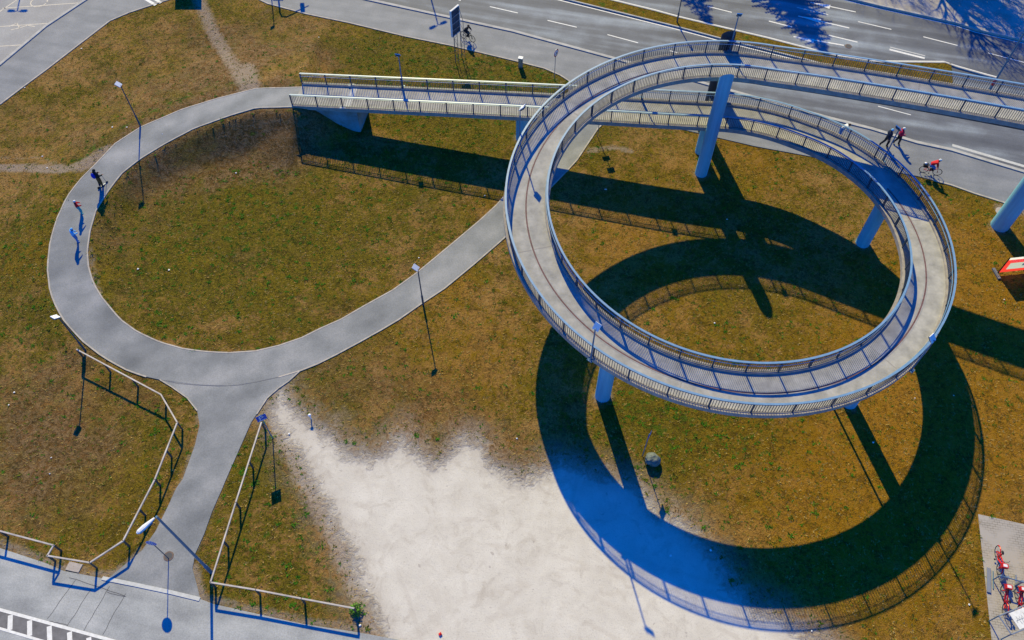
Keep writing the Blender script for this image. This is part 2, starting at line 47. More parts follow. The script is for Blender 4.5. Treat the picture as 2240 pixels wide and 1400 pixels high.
def streaked(name,base,light,dark,ang,s1=.25,s2=3.5,rough=.75,amt=.5,grain=14):
    """asphalt with long soft streaks (worn wheel lines) running along angle ang, blotches and fine grain"""
    m=bpy.data.materials.new(name); m.use_nodes=True; n=m.node_tree.nodes; l=m.node_tree.links
    b=n['Principled BSDF']; b.inputs['Roughness'].default_value=rough; b.inputs['Specular IOR Level'].default_value=.35
    g=n.new('ShaderNodeNewGeometry'); mp=n.new('ShaderNodeMapping'); mp.vector_type='TEXTURE'; mp.inputs['Rotation'].default_value=(0,0,ang); mp.inputs['Scale'].default_value=(1/s1*1.0,1/s2,1)
    l.new(g.outputs['Position'],mp.inputs[0])
    a=n.new('ShaderNodeTexNoise'); a.inputs['Scale'].default_value=1; a.inputs['Detail'].default_value=3; l.new(mp.outputs[0],a.inputs['Vector'])
    c=n.new('ShaderNodeTexNoise'); c.inputs['Scale'].default_value=.55; c.inputs['Detail'].default_value=5; l.new(g.outputs['Position'],c.inputs['Vector'])
    f=n.new('ShaderNodeTexNoise'); f.inputs['Scale'].default_value=grain; f.inputs['Detail'].default_value=3; l.new(g.outputs['Position'],f.inputs['Vector'])
    r=n.new('ShaderNodeValToRGB'); r.color_ramp.elements[0].position=.3; r.color_ramp.elements[1].position=.7; r.color_ramp.elements[0].color=(*dark,1); r.color_ramp.elements[1].color=(*light,1)
    e=r.color_ramp.elements.new(.5); e.color=(*base,1)
    mx=n.new('ShaderNodeMix'); mx.data_type='FLOAT'; mx.inputs[0].default_value=amt; l.new(c.outputs['Fac'],mx.inputs[2]); l.new(a.outputs['Fac'],mx.inputs[3])
    l.new(mx.outputs[0],r.inputs[0])
    m2=n.new('ShaderNodeMix'); m2.data_type='RGBA'; m2.blend_type='OVERLAY'; m2.inputs[0].default_value=.35; l.new(r.outputs[0],m2.inputs[6]); l.new(f.outputs['Fac'],m2.inputs[7])
    l.new(m2.outputs[2],b.inputs['Base Color'])
    bp=n.new('ShaderNodeBump'); bp.inputs['Strength'].default_value=.25; bp.inputs['Distance'].default_value=.02; l.new(f.outputs['Fac'],bp.inputs['Height']); l.new(bp.outputs[0],b.inputs['Normal'])
    MATS[name]=m; return m
streaked('asphalt_path',(.225,.235,.25),(.35,.35,.36),(.135,.145,.16),R(35),.14,.45,amt=.55)
streaked('asphalt_walk',(.205,.215,.24),(.28,.285,.305),(.15,.16,.185),R(-14),.12,1.0,amt=.5)
streaked('asphalt_road',(.13,.14,.165),(.31,.35,.40),(.065,.07,.09),R(-14),.05,.62,amt=.78)
streaked('asphalt_sw',(.34,.35,.355),(.47,.475,.475),(.20,.205,.215),R(-13),.2,.9,amt=.5)
mat('asphalt_lane',(.17,.165,.17),.8,var=.25,scale=2)
streaked('asphalt_parking',(.30,.295,.30),(.37,.365,.365),(.24,.235,.25),R(30),.3,.5)
mat('concrete_edge',(.46,.41,.35),.9,var=.22,scale=2.2)
mat('kerb_stone',(.44,.425,.40),.85,var=.18,scale=1.5)
mat('deck_concrete',(.27,.265,.255),.85,col2=(.47,.455,.43),scale=1.1,bump=.15,detail=9)
mat('kerb_concrete',(.26,.23,.21),.9,col2=(.42,.38,.34),scale=2.5)
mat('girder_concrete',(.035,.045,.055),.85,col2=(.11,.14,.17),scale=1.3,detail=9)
mat('column_paint',(.15,.38,.50),.7,col2=(.23,.52,.66),scale=1.6,stretch=(1.6,1.6,.12),bump=.1,bscale=6)
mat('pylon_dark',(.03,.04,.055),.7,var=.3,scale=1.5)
mat('abutment_concrete',(.24,.36,.42),.85,col2=(.20,.17,.14),scale=.9)
mat('steel_rail',(.17,.31,.47),.45,0,var=.12,scale=3,spec=.5)
mat('steel_bar',(.045,.08,.125),.45,.35,spec=.4)
mat('joint_seal',(.15,.08,.09),.7,var=.35,scale=4)
mat('joint_faint',(.33,.31,.29),.9); mat('joint_metal',(.30,.31,.34),.6,.2,var=.3,scale=3)
mat('pole_paint',(.06,.10,.13),.5,.2)
mat('pole_blue',(.10,.20,.30),.5,.2)
mat('pole_steel',(.35,.38,.40),.45,.5)
mat('lamp_white',(.80,.80,.80),.45)
mat('lamp_dark',(.05,.07,.10),.4)
mat('lamp_glass',(.45,.50,.52),.15)
mat('fence_paint',(.50,.45,.41),.5,.1,var=.25,scale=1.3)
mat('fence_post',(.10,.085,.06),.7)
mat('paint_white',(.78,.77,.74),.7,var=.12,scale=5)
mat('paint_worn',(.48,.48,.47),.8,col2=(.62,.62,.60),scale=5)
mat('paint_cream',(.62,.56,.46),.8,var=.15,scale=3)
mat('sign_blue',(.006,.085,.46),.35); mat('sign_white',(.8,.8,.8),.4); mat('sign_red',(.55,.02,.03),.4); mat('sign_back',(.22,.23,.25),.5,.4); mat('sign_black',(.02,.02,.02),.5)
mat('board_back',(.035,.065,.10),.6,var=.35,scale=1.5)
mat('black',(.012,.012,.014),.5); mat('tyre',(.015,.015,.017),.7); mat('chrome',(.12,.12,.13),.5,.3)
mat('bike_red',(.62,.012,.018),.35); mat('bike_red_dark',(.30,.008,.012),.35); mat('banner_red',(.80,.045,.035),.6); mat('grey_photo',(.35,.37,.36),.7,var=.5,scale=2.5)
mat('skin',(.55,.30,.20),.6); mat('hair_brown',(.06,.03,.015),.8)
for nm,c in dict(c_navy=(.012,.02,.05),c_blueb=(.01,.03,.45),c_dark=(.018,.018,.022),c_red=(.60,.01,.02),c_crim=(.50,.008,.06),c_teal=(.04,.34,.38),c_lblue=(.20,.52,.85),c_jean=(.06,.20,.50),c_brown=(.14,.07,.02),c_white=(.8,.8,.8),c_orange=(.75,.28,.02),c_steel=(.12,.17,.25)).items(): mat(nm,c,.8)
mat('boulder',(.07,.09,.085),.9,col2=(.22,.25,.225),scale=4,bump=.6,bscale=9)
mat('leaf_green',(.11,.28,.02),.8,var=.5,scale=8)
mat('conifer_green',(.02,.05,.018),.9,var=.4,scale=4); mat('bark',(.09,.065,.045),.95,var=.3,scale=5)
mat('litter',(.8,.8,.8),.7); mat('litter_red',(.7,.02,.02),.6); mat('iron',(.16,.11,.09),.7,var=.3,scale=12)
mat('crack',(.10,.10,.105),.9); mat('path_seam',(.19,.19,.195),.9); mat('glass_panel',(.42,.45,.47),.2)
mat('plate_stone',(.42,.37,.34),.9,var=.15,scale=6)
def paver():
    m=bpy.data.materials.new('pavers'); m.use_nodes=True; n=m.node_tree.nodes; l=m.node_tree.links; b=n['Principled BSDF']; b.inputs['Roughness'].default_value=.9
    g=n.new('ShaderNodeNewGeometry'); br=n.new('ShaderNodeTexBrick'); br.inputs['Scale'].default_value=1; br.inputs['Brick Width'].default_value=.3; br.inputs['Row Height'].default_value=.15; br.inputs['Mortar Size'].default_value=.012
    br.inputs['Color1'].default_value=(.40,.36,.32,1); br.inputs['Color2'].default_value=(.34,.31,.28,1); br.inputs['Mortar'].default_value=(.17,.15,.13,1)
    mp=n.new('ShaderNodeMapping'); mp.inputs['Rotation'].default_value=(0,0,R(10)); l.new(g.outputs['Position'],mp.inputs[0]); l.new(mp.outputs[0],br.inputs['Vector'])
    nz=n.new('ShaderNodeTexNoise'); nz.inputs['Scale'].default_value=.8; nz.inputs['Detail'].default_value=5; l.new(g.outputs['Position'],nz.inputs['Vector'])
    rp=n.new('ShaderNodeValToRGB'); rp.color_ramp.elements[0].position=.42; rp.color_ramp.elements[1].position=.56; l.new(nz.outputs['Fac'],rp.inputs[0])
    mx=n.new('ShaderNodeMix'); mx.data_type='RGBA'; l.new(rp.outputs[0],mx.inputs[0]); l.new(br.outputs['Color'],mx.inputs[6]); mx.inputs[7].default_value=(.40,.365,.335,1)
    l.new(mx.outputs[2],b.inputs['Base Color']); MATS['pavers']=m
paver()
def cloth(name,col):
    m=bpy.data.materials.new(name); m.use_nodes=True; n=m.node_tree.nodes; l=m.node_tree.links; b=n['Principled BSDF']; b.inputs['Base Color'].default_value=(*col,1); b.inputs['Roughness'].default_value=.6
    t=n.new('ShaderNodeBsdfTranslucent'); t.inputs[0].default_value=(*[min(1,c*1.15) for c in col],1); x=n.new('ShaderNodeMixShader'); x.inputs[0].default_value=.6; l.new(b.outputs[0],x.inputs[1]); l.new(t.outputs[0],x.inputs[2]); l.new(x.outputs[0],n['Material Output'].inputs[0]); MATS[name]=m
cloth('cloth_red',(.90,.06,.045)); cloth('cloth_white',(.85,.85,.85)); cloth('cloth_grey',(.50,.55,.52)); cloth('cloth_blue',(.15,.22,.35))
# ---------------------------------------------------------------- mesh builder
class MB:
    def __init__(s): s.v=[]; s.f=[]; s.m=[]
    def add(s,vs,fs,mi=0):
        o=len(s.v); s.v+= [tuple(v) for v in vs]; s.f+=[tuple(i+o for i in f) for f in fs]; s.m+=[mi]*len(fs); return s
    def box(s,c,d,rot=None,mi=0):
        x,y,z=[q/2 for q in d]; M=rot or Matrix.Identity(3); c=Vector(c)
        vs=[c+M@Vector((a*x,b*y,e*z)) for e in(-1,1) for b in(-1,1) for a in(-1,1)]
        return s.add(vs,[(0,2,3,1),(4,5,7,6),(0,1,5,4),(2,6,7,3),(0,4,6,2),(1,3,7,5)],mi)
    def tube(s,pts,r,n=6,mi=0,cap=True,closed=False):
        pts=[Vector(p) for p in pts]; rs=r if isinstance(r,(list,tuple)) else [r]*len(pts); L=len(pts); vs=[]; fs=[]
        up=None
        for i,p in enumerate(pts):
            if closed: t=pts[(i+1)%L]-pts[i-1]
            else: t=pts[min(i+1,L-1)]-pts[max(i-1,0)]
            t.normalize()
            if up is None or abs(up.dot(t))>.98: up=Vector((0,0,1)) if abs(t.z)<.9 else Vector((0,1,0))
            a=t.cross(up).normalized(); b=a.cross(t)
            for k in range(n):
                q=2*math.pi*k/n; vs.append(p+(a*math.cos(q)+b*math.sin(q))*rs[i])
        for i in range(L if closed else L-1):
            j=(i+1)%L
            for k in range(n): k2=(k+1)%n; fs.append((i*n+k,i*n+k2,j*n+k2,j*n+k))
        if cap and not closed: fs.append(tuple(range(n-1,-1,-1))); fs.append(tuple((L-1)*n+k for k in range(n)))
        return s.add(vs,fs,mi)
    def sweep(s,prof_pts,mi=0,closed=True,caps=True):
        """prof_pts: list of stations, each a list of 3D points of the profile"""
        n=len(prof_pts[0]); vs=[p for st in prof_pts for p in st]; fs=[]
        for i in range(len(prof_pts)-1):
            for k in range(n if closed else n-1):
                k2=(k+1)%n; fs.append((i*n+k,i*n+k2,(i+1)*n+k2,(i+1)*n+k))
        if caps and closed: fs.append(tuple(range(n-1,-1,-1))); fs.append(tuple((len(prof_pts)-1)*n+k for k in range(n)))
        return s.add(vs,fs,mi)
    def ell(s,c,r,n=10,mi=0,rot=None):
        M=rot or Matrix.Identity(3); c=Vector(c); vs=[c+M@Vector((0,0,-r[2]))]; m=n//2+1
        for i in range(1,m):
            t=math.pi*i/m-math.pi/2
            for k in range(n): q=2*math.pi*k/n; vs.append(c+M@Vector((r[0]*math.cos(t)*math.cos(q),r[1]*math.cos(t)*math.sin(q),r[2]*math.sin(t))))
        vs.append(c+M@Vector((0,0,r[2]))); fs=[(0,1+(k+1)%n,1+k) for k in range(n)]
        for i in range(m-2):
            for k in range(n): k2=(k+1)%n; a=1+i*n; fs.append((a+k,a+k2,a+n+k2,a+n+k))
        a=1+(m-2)*n; fs+=[(a+k,a+(k+1)%n,len(vs)-1) for k in range(n)]
        return s.add(vs,fs,mi)
    def build(s,name,mats,parent=None,smooth=False,loc=None,fixn=True):
        me=bpy.data.meshes.new(name); me.from_pydata(s.v,[],s.f)
        for m in ([mats] if isinstance(mats,str) else mats): me.materials.append(MATS[m])
        if any(s.m): me.polygons.foreach_set('material_index',s.m)
        if fixn and len(s.f)<30000:
            bm=bmesh.new(); bm.from_mesh(me); bmesh.ops.recalc_face_normals(bm,faces=bm.faces); bm.to_mesh(me); bm.free()
        if smooth: me.polygons.foreach_set('use_smooth',[True]*len(me.polygons))
        me.update(); o=bpy.data.objects.new(name,me); COL.objects.link(o)
        if parent: o.parent=parent
        if loc is not None: o.location=loc
        return o
def tag(o,label=None,cat=None,group=None,kind=None):
    if label: o['label']=label
    if cat: o['category']=cat
    if group: o['group']=group
    if kind: o['kind']=kind
    return o
def thing(name,label,cat,loc=(0,0,0),rz=0,group=None):
    o=bpy.data.objects.new(name,None); COL.objects.link(o); o.location=loc; o.rotation_euler=(0,0,rz); o.empty_display_size=.3
    return tag(o,label,cat,group)
def copy_tree(o,parent=None):
    c=o.copy(); COL.objects.link(c); c.parent=parent
    for ch in list(o.children): copy_tree(ch,c)
    return c
def V2(a,z=0): return Vector((a[0],a[1],z))
# ---------------------------------------------------------------- terrain
LO=np.array(D['loop_out']); LI=np.array(D['loop_in']); LC=(LO+LI)/2
def terrain(X):
    X=np.atleast_2d(X)[:,:2]; h=np.zeros(len(X))
    ext=np.array([[-17.6,54.45,1.95],[-16.6,54.3,1.6],[-13.2,53.7,0.0]])
    near=(X[:,0]>-50)&(X[:,0]<-5)&(X[:,1]>15)&(X[:,1]<75)
    Y=X[near]; hh=np.zeros(len(Y))
    def seg(A,B,hwo,hwi,so,si,hh):
        best=np.full(len(Y),1e9); hb=np.zeros(len(Y)); zb_=np.zeros(len(Y))
        for a,b in zip(A,B):
            d=b[:2]-a[:2]; L=d@d; t=np.clip(((Y-a[:2])@d)/L,0,1); v=Y-(a[:2]+t[:,None]*d)
            dist=np.hypot(v[:,0],v[:,1]); z=a[2]+t*(b[2]-a[2]); cr=d[0]*v[:,1]-d[1]*v[:,0]>0; sl=np.where(cr,si,so); sl=np.where(Y[:,0]>-17.8,np.maximum(sl,.8),sl); hw=np.where(cr,hwi,hwo)
            m=dist<best; best[m]=dist[m]; zb_[m]=z[m]; hb[m]=(z-sl*np.maximum(0,dist-hw))[m]
        w_=np.clip((zb_-.5)/.6,0,1); hb=hb*(1-w_)+w_*np.where(hb>.4,hb,np.where(hb<-.4,0,(hb+.4)**2/1.6)); return np.maximum(hh,hb)
    hh=seg(LC[:-1],LC[1:],2.3,1.75,.22,.6,hh); hh=seg(ext[:-1],ext[1:],1.9,1.5,.4,.95,hh)
    h[near]=hh; return h
def TZ(x,y): return float(terrain([[x,y]])[0])
def inpoly(X,poly):
    poly=np.array(poly)[:,:2]; x,y=X[:,0],X[:,1]; ins=np.zeros(len(X),bool); n=len(poly)
    for i in range(n):
        x1,y1=poly[i]; x2,y2=poly[(i+1)%n]
        c=((y1>y)!=(y2>y)); 
        with np.errstate(divide='ignore',invalid='ignore'): ins^=c&(x<(x2-x1)*(y-y1)/(y2-y1+1e-12)+x1)
    return ins
def sdist(X,line,closed=False):
    line=np.array(line)[:,:2]; d=np.full(len(X),1e9); n=len(line)
    for i in range(n if closed else n-1):
        a=line[i]; b=line[(i+1)%n]; e=b-a; t=np.clip(((X-a)@e)/max(e@e,1e-9),0,1); v=X-(a+t[:,None]*e); d=np.minimum(d,np.hypot(v[:,0],v[:,1]))
    return d
xs=np.concatenate([[-900,-500,-250,-120],np.arange(-62,62.01,.4),[120,250,500,900]])
ys=np.concatenate([[-400,-150,-50,0],np.arange(6,86.01,.4),[100,140,250,500,1200]])
gx,gy=np.meshgrid(xs,ys); X=np.stack([gx.ravel(),gy.ravel()],1); hz=terrain(X)
nx,ny=len(xs),len(ys); idx=np.arange(nx*ny).reshape(ny,nx)
fs=np.stack([idx[:-1,:-1],idx[:-1,1:],idx[1:,1:],idx[1:,:-1]],-1).reshape(-1,4)
me=bpy.data.meshes.new('grass_ground'); me.from_pydata(np.c_[X,hz].tolist(),[],fs.tolist()); me.polygons.foreach_set('use_smooth',[True]*len(me.polygons))
dd=sdist(X,D['dirt'],True); dd=np.where(inpoly(X,D['dirt']),dd,-dd); dd=np.clip(dd,-6,6)
def attr(nm,vals): a=me.attributes.new(nm,'FLOAT','POINT'); a.data.foreach_set('value',np.asarray(vals,np.float32))
attr('dirt',dd)
def splat(lst):
    v=np.zeros(len(X))
    for (x,y,r,a) in lst: v+=a*np.exp(-((X[:,0]-x)**2+(X[:,1]-y)**2)/(2*r*r))
    return v
worn=np.zeros(len(X))
for ln,w,a in D['trails']: worn=np.maximum(worn,a*np.exp(-(sdist(X,ln)/w)**2))
attr('worn',worn)
for (cx_,cy_,cr_) in [(6.1,26.75,.55),(26.85,40.1,.55),(22.55,26.25,.55),(.85,51.6,.55),(15.45,47.5,.55),(37.9,41.75,.7)]: worn=np.maximum(worn,.8*np.exp(-((np.hypot(X[:,0]-cx_,X[:,1]-cy_)/(cr_+.45))**2)))
me.attributes['worn'].data.foreach_set('value',worn.astype(np.float32))
green=splat(D['g_blobs'])
for ln,w,a in D['g_lines']: green+=a*np.exp(-(sdist(X,ln)/w)**2)
attr('green',green)
attr('orange',splat(D['o_blobs']))
attr('brown',splat(D['b_blobs']))
def ground_mat():
    m=bpy.data.materials.new('grass_and_dirt'); m.use_nodes=True; n=m.node_tree.nodes; l=m.node_tree.links; b=n['Principled BSDF']; b.inputs['Roughness'].default_value=.95; b.inputs['Specular IOR Level'].default_value=.08
    g=n.new('ShaderNodeNewGeometry')
    def noise(s,d=5,r=.6,dist=0,vec=None):
        q=n.new('ShaderNodeTexNoise'); q.inputs['Scale'].default_value=s; q.inputs['Detail'].default_value=d; q.inputs['Roughness'].default_value=r; q.inputs['Distortion'].default_value=dist; l.new(vec or g.outputs['Position'],q.inputs['Vector']); return q.outputs['Fac']
    def at(nm): q=n.new('ShaderNodeAttribute'); q.attribute_name=nm; return q.outputs['Fac']
    def mth(op,a,bb,c=None,clamp=False):
        q=n.new('ShaderNodeMath'); q.operation=op; q.use_clamp=clamp
        for i,v in enumerate([a,bb,c]):
            if v is None: continue
            if isinstance(v,(int,float)): q.inputs[i].default_value=v
            else: l.new(v,q.inputs[i])
        return q.outputs[0]
    def smooth(v,a,bb):
        q=n.new('ShaderNodeMapRange'); q.interpolation_type='SMOOTHSTEP'; q.inputs[1].default_value=a; q.inputs[2].default_value=bb; l.new(v,q.inputs[0]); return q.outputs[0]
    def mix(f,a,bb,bt='MIX'):
        q=n.new('ShaderNodeMix'); q.data_type='RGBA'; q.blend_type=bt
        if isinstance(f,(int,float)): q.inputs[0].default_value=f
        else: l.new(f,q.inputs[0])
        for i,v in ((6,a),(7,bb)):
            if isinstance(v,tuple): q.inputs[i].default_value=(*v,1)
            else: l.new(v,q.inputs[i])
        return q.outputs[2]
    big=noise(.09,4); mid=noise(.5,5,.65); sm=noise(2.2,5,.7,1.2); fine=noise(7,4,.75,1.5); vf=noise(19,3,.7)
    straw=mix(smooth(sm,.35,.7),GC['straw'],GC['tan'])
    olive=mix(smooth(fine,.35,.7),GC['olive'],GC['olive2'])
    gf=mth('ADD',mth('MULTIPLY',mth('SUBTRACT',mid,.5),2.8),mth('ADD',mth('MULTIPLY',mth('SUBTRACT',sm,.5),3.4),mth('ADD',at('green'),mth('MULTIPLY',mth('SUBTRACT',big,.5),2.4))))
    gf=mth('ADD',gf,mth('MULTIPLY',mth('SUBTRACT',fine,.5),1.8)); c=mix(smooth(gf,-.3,.35),straw,olive)
    bf=mth('ADD',mth('MULTIPLY',mth('SUBTRACT',noise(.22,6,.7,.5),.5),3),at('brown'))
    c=mix(mth('MULTIPLY',smooth(bf,.1,1.0),.75),c,mix(smooth(sm,.4,.62),GC['brown'],GC['mauve']))
    c=mix(mth('MULTIPLY',smooth(mth('ADD',mth('MULTIPLY',mth('SUBTRACT',sm,.5),1.4),at('orange')),.0,1.2),.8),c,mix(smooth(fine,.4,.62),GC['orange'],GC['orange2']))
    c=mix(mth('MULTIPLY',smooth(mth('ADD',noise(.17,5,.65,.7),mth('MULTIPLY',mth('SUBTRACT',sm,.5),.35)),.52,.66),.5),c,mix(smooth(fine,.38,.62),(.15,.12,.007),(.37,.25,.012)))
    # vivid green specks and weeds
    c=mix(mth('MULTIPLY',smooth(mth('ADD',noise(1.3,4,.6),mth('MULTIPLY',at('green'),.09)),.64,.72),.75),c,GC['weed'])
    # dense dark clumps and thin worn places
    dk=mth('ADD',mth('MULTIPLY',mth('SUBTRACT',noise(.85,5,.72,.6),.5),2.6),mth('MULTIPLY',mth('SUBTRACT',noise(4.2,4,.7,1.0),.5),3.0))
    c=mix(mth('MULTIPLY',smooth(dk,-.08,.6),.85),c,mix(.72,c,(.022,.024,.004)))
    c=mix(mth('MULTIPLY',smooth(dk,-.25,-.9),.5),c,mix(.5,c,GC['tan']))
    c=mix(smooth(fine,.50,.36),c,mix(.62,c,(.03,.022,.006))); c=mix(smooth(noise(3.6,4,.7,.8),.47,.34),c,mix(.45,c,(.05,.035,.010)))
    c=mix(mth('MULTIPLY',smooth(vf,.56,.72),.55),c,GC['pale'])
    c=mix(1.0,c,(.86,.82,.74),'MULTIPLY')
    w=smooth(mth('ADD',at('worn'),mth('MULTIPLY',mth('SUBTRACT',sm,.5),.7)),.35,.75)
    c=mix(mth('MULTIPLY',w,.85),c,mix(fine,GC['worn'],GC['worn2']))
    dn=mth('ADD',at('dirt'),mth('ADD',mth('MULTIPLY',mth('SUBTRACT',noise(.45,6,.65,.8),.5),2.4),mth('ADD',mth('MULTIPLY',mth('SUBTRACT',fine,.5),1.3),mth('MULTIPLY',mth('SUBTRACT',sm,.5),2.0))))
    df=smooth(dn,-.9,.8)
    zn=mth('ADD',at('dirt'),mth('ADD',mth('MULTIPLY',mth('SUBTRACT',mid,.5),5.0),mth('MULTIPLY',mth('SUBTRACT',sm,.5),2.5)))
    c=mix(mth('MULTIPLY',smooth(zn,-2.4,.4),.72),c,mix(smooth(fine,.35,.65),(.25,.175,.115),(.38,.30,.235)))
    soil=mix(smooth(mid,.3,.7),GC['dirt'],GC['dirt2'])
    soil=mix(mth('MULTIPLY',smooth(noise(.7,6,.7,1.5),.48,.72),.5),soil,GC['dirt3'])
    soil=mix(mth('MULTIPLY',smooth(noise(11,5,.8),.53,.66),.5),soil,(.30,.27,.235)); soil=mix(mth('MULTIPLY',smooth(noise(26,2,.6),.60,.72),.5),soil,(.80,.77,.72))
    soil=mix(smooth(mth('ADD',at('dirt'),mth('MULTIPLY',sm,1.5)),2.6,.3),soil,mix(.55,soil,GC['soil_edge']))
    soil=mix(mth('MULTIPLY',smooth(noise(1.9,3,.5,.3),.68,.74),.55),soil,(.33,.28,.25))
    # faint sweeping wheel tracks, each a pair of narrow arcs
    tr=None
    for (cx_,cy_,r_) in D['tracks']:
        for dr in (0,1.5):
            vd=n.new('ShaderNodeVectorMath'); vd.operation='DISTANCE'; l.new(g.outputs['Position'],vd.inputs[0]); vd.inputs[1].default_value=(cx_,cy_,0)
            q=smooth(mth('ABSOLUTE',mth('ADD',mth('SUBTRACT',vd.outputs['Value'],r_+dr),mth('MULTIPLY',mth('SUBTRACT',mid,.5),.5)),0),.22,.05); tr=q if tr is None else mth('MAXIMUM',tr,q)
    soil=mix(mth('MULTIPLY',tr,mth('MULTIPLY',smooth(noise(.28,4,.6),.42,.62),.20)),soil,(.40,.335,.27))
    c=mix(df,c,soil)
    l.new(c,b.inputs['Base Color'])
    hgt=mth('ADD',mth('MULTIPLY',fine,1.0),mth('ADD',mth('MULTIPLY',vf,.6),mth('MULTIPLY',sm,1.2)))
    hgt=mth('MULTIPLY',hgt,mth('SUBTRACT',1,mth('MULTIPLY',df,.88)))
    bp=n.new('ShaderNodeBump'); bp.inputs['Strength'].default_value=.95; bp.inputs['Distance'].default_value=.10; l.new(hgt,bp.inputs['Height']); l.new(bp.outputs[0],b.inputs['Normal'])
    return m
GC=dict(straw=(.37,.205,.055),tan=(.52,.34,.15),olive=(.095,.095,.007),olive2=(.275,.205,.014),brown=(.165,.08,.032),mauve=(.36,.235,.15),orange=(.56,.255,.008),orange2=(.29,.165,.006),weed=(.055,.16,.006),pale=(.78,.60,.30),worn=(.27,.20,.145),worn2=(.42,.34,.27),dirt=(.69,.645,.57),dirt2=(.60,.555,.485),dirt3=(.42,.365,.30),soil_edge=(.33,.27,.215))
MATS['ground']=ground_mat(); me.materials.append(MATS['ground']); go=bpy.data.objects.new('grass_ground',me); COL.objects.link(go); tag(go,kind='structure')
# ---------------------------------------------------------------- flat setting pieces
def slab(name,poly,z,m,skirt=.25,kind='structure',cell=None):
    bm=bmesh.new(); vs=[bm.verts.new((q[0],q[1],(q[2] if len(q)>2 else 0)+z)) for q in poly]; f=bm.faces.new(vs); bm.normal_update()
    if f.normal.z<0: f.normal_flip()
    e=bmesh.ops.extrude_edge_only(bm,edges=list(bm.edges)); 
    for v in [g for g in e['geom'] if isinstance(g,bmesh.types.BMVert)]: v.co.z-=skirt
    bmesh.ops.triangulate(bm,faces=[q for q in bm.faces if len(q.verts)>4]); bmesh.ops.recalc_face_normals(bm,faces=bm.faces)
    me=bpy.data.meshes.new(name); bm.to_mesh(me); bm.free(); me.materials.append(MATS[m]); o=bpy.data.objects.new(name,me); COL.objects.link(o)
    if kind: tag(o,kind=kind)
    return o
def ribbon(mb,line,w,z,h=.0,off=0,mi=0):
    """a strip (h=0) or a low kerb bar (h>0) along a line; z is its top"""
    L=[Vector((q[0],q[1])) for q in line]; zs=[(q[2] if len(q)>2 else 0) for q in line]; st=[]
    for i,p in enumerate(L):
        t=(L[min(i+1,len(L)-1)]-L[max(i-1,0)]).normalized(); nn=Vector((-t.y,t.x)); a=p+nn*(off-w/2); b=p+nn*(off+w/2); zz=z+zs[i]
        st.append([(a.x,a.y,zz),(b.x,b.y,zz)] if not h else [(a.x,a.y,zz-h),(a.x,a.y,zz),(b.x,b.y,zz),(b.x,b.y,zz-h)])
    mb.sweep(st,mi,closed=bool(h),caps=bool(h)); return mb
slab('sidewalk',D['sidewalk'],.050,'asphalt_walk')
slab('road',D['road_n'],.022,'asphalt_road')
slab('parking_area',D['parking'],.03,'asphalt_parking')
slab('pavement',D['pavement_n'],.20,'pavers')
slab('street',D['road_sw'],.02,'asphalt_sw')
slab('paved_area',D['bike_paving'],.03,'pavers')
# loop path
mb=MB(); st=[]
for a,b in zip(LO,LI): st.append([(a[0],a[1],a[2]-.2),(a[0],a[1],a[2]+.05),(b[0],b[1],b[2]+.05),(b[0],b[1],b[2]-.2)])
mb.sweep(st); tag(mb.build('path',['asphalt_path'],smooth=False),kind='structure')
slab('path',D['right_in']+D['right_out'][::-1],.044,'asphalt_path')
slab('path',D['stub_l']+[D['stub_r'][-1]]+D['stub_r'][::-1][1:]+D['right_out'][:3][::-1],.040,'asphalt_path')
mb=MB(); ribbon(mb,LO.tolist()[:53],.10,.065,.2); ribbon(mb,LI.tolist(),.10,.065,.2); ribbon(mb,D['right_in'],.10,.056,.2); ribbon(mb,D['right_out'][2:-1],.10,.056,.2)
ribbon(mb,D['stub_l'][:4],.07,.06,.2); ribbon(mb,D['stub_r'][:5],.07,.06,.2)
tag(mb.build('path_edging','concrete_edge'),kind='structure')
SWL=D['sidewalk'][1:22]; mb=MB(); ribbon(mb,SWL,.13,.062,.2); ribbon(mb,D['sidewalk'][26:30],.13,.062,.2); tag(mb.build('path_edging','concrete_edge'),kind='structure')
mb=MB(); ribbon(mb,D['crack'],.035,.0495); 
tag(mb.build('path_joint','path_seam'),kind='structure')
# kerbs and gutters
mb=MB(); ribbon(mb,D['kerb_near'],.30,.13,.25); ribbon(mb,D['kerb_near'],.32,.034,0,off=-.33,mi=1); ribbon(mb,D['kerb_nw'],.28,.13,.25)
tag(mb.build('kerb',['kerb_stone','concrete_edge']),kind='structure')
med=D['median']
ms=slab('median_strip',med,.12,'ground',.12)
for nm_,v_ in (('green',.75),('orange',.45),('dirt',-6),('worn',0),('brown',-.3)): q=ms.data.attributes.new(nm_,'FLOAT','POINT'); q.data.foreach_set('value',[v_]*len(ms.data.vertices))
mb=MB(); ribbon(mb,D['med_top'],.14,.15,.2); ribbon(mb,D['med_bot'],.14,.15,.2); tag(mb.build('kerb','kerb_stone'),kind='structure')
mb=MB(); ribbon(mb,D['far_kerb'],.22,.24,.3); tag(mb.build('kerb','kerb_stone'),kind='structure')
mb=MB(); ribbon(mb,D['stub_kerb'],.22,.055,.1); tag(mb.build('kerb','paint_worn'),kind='structure')
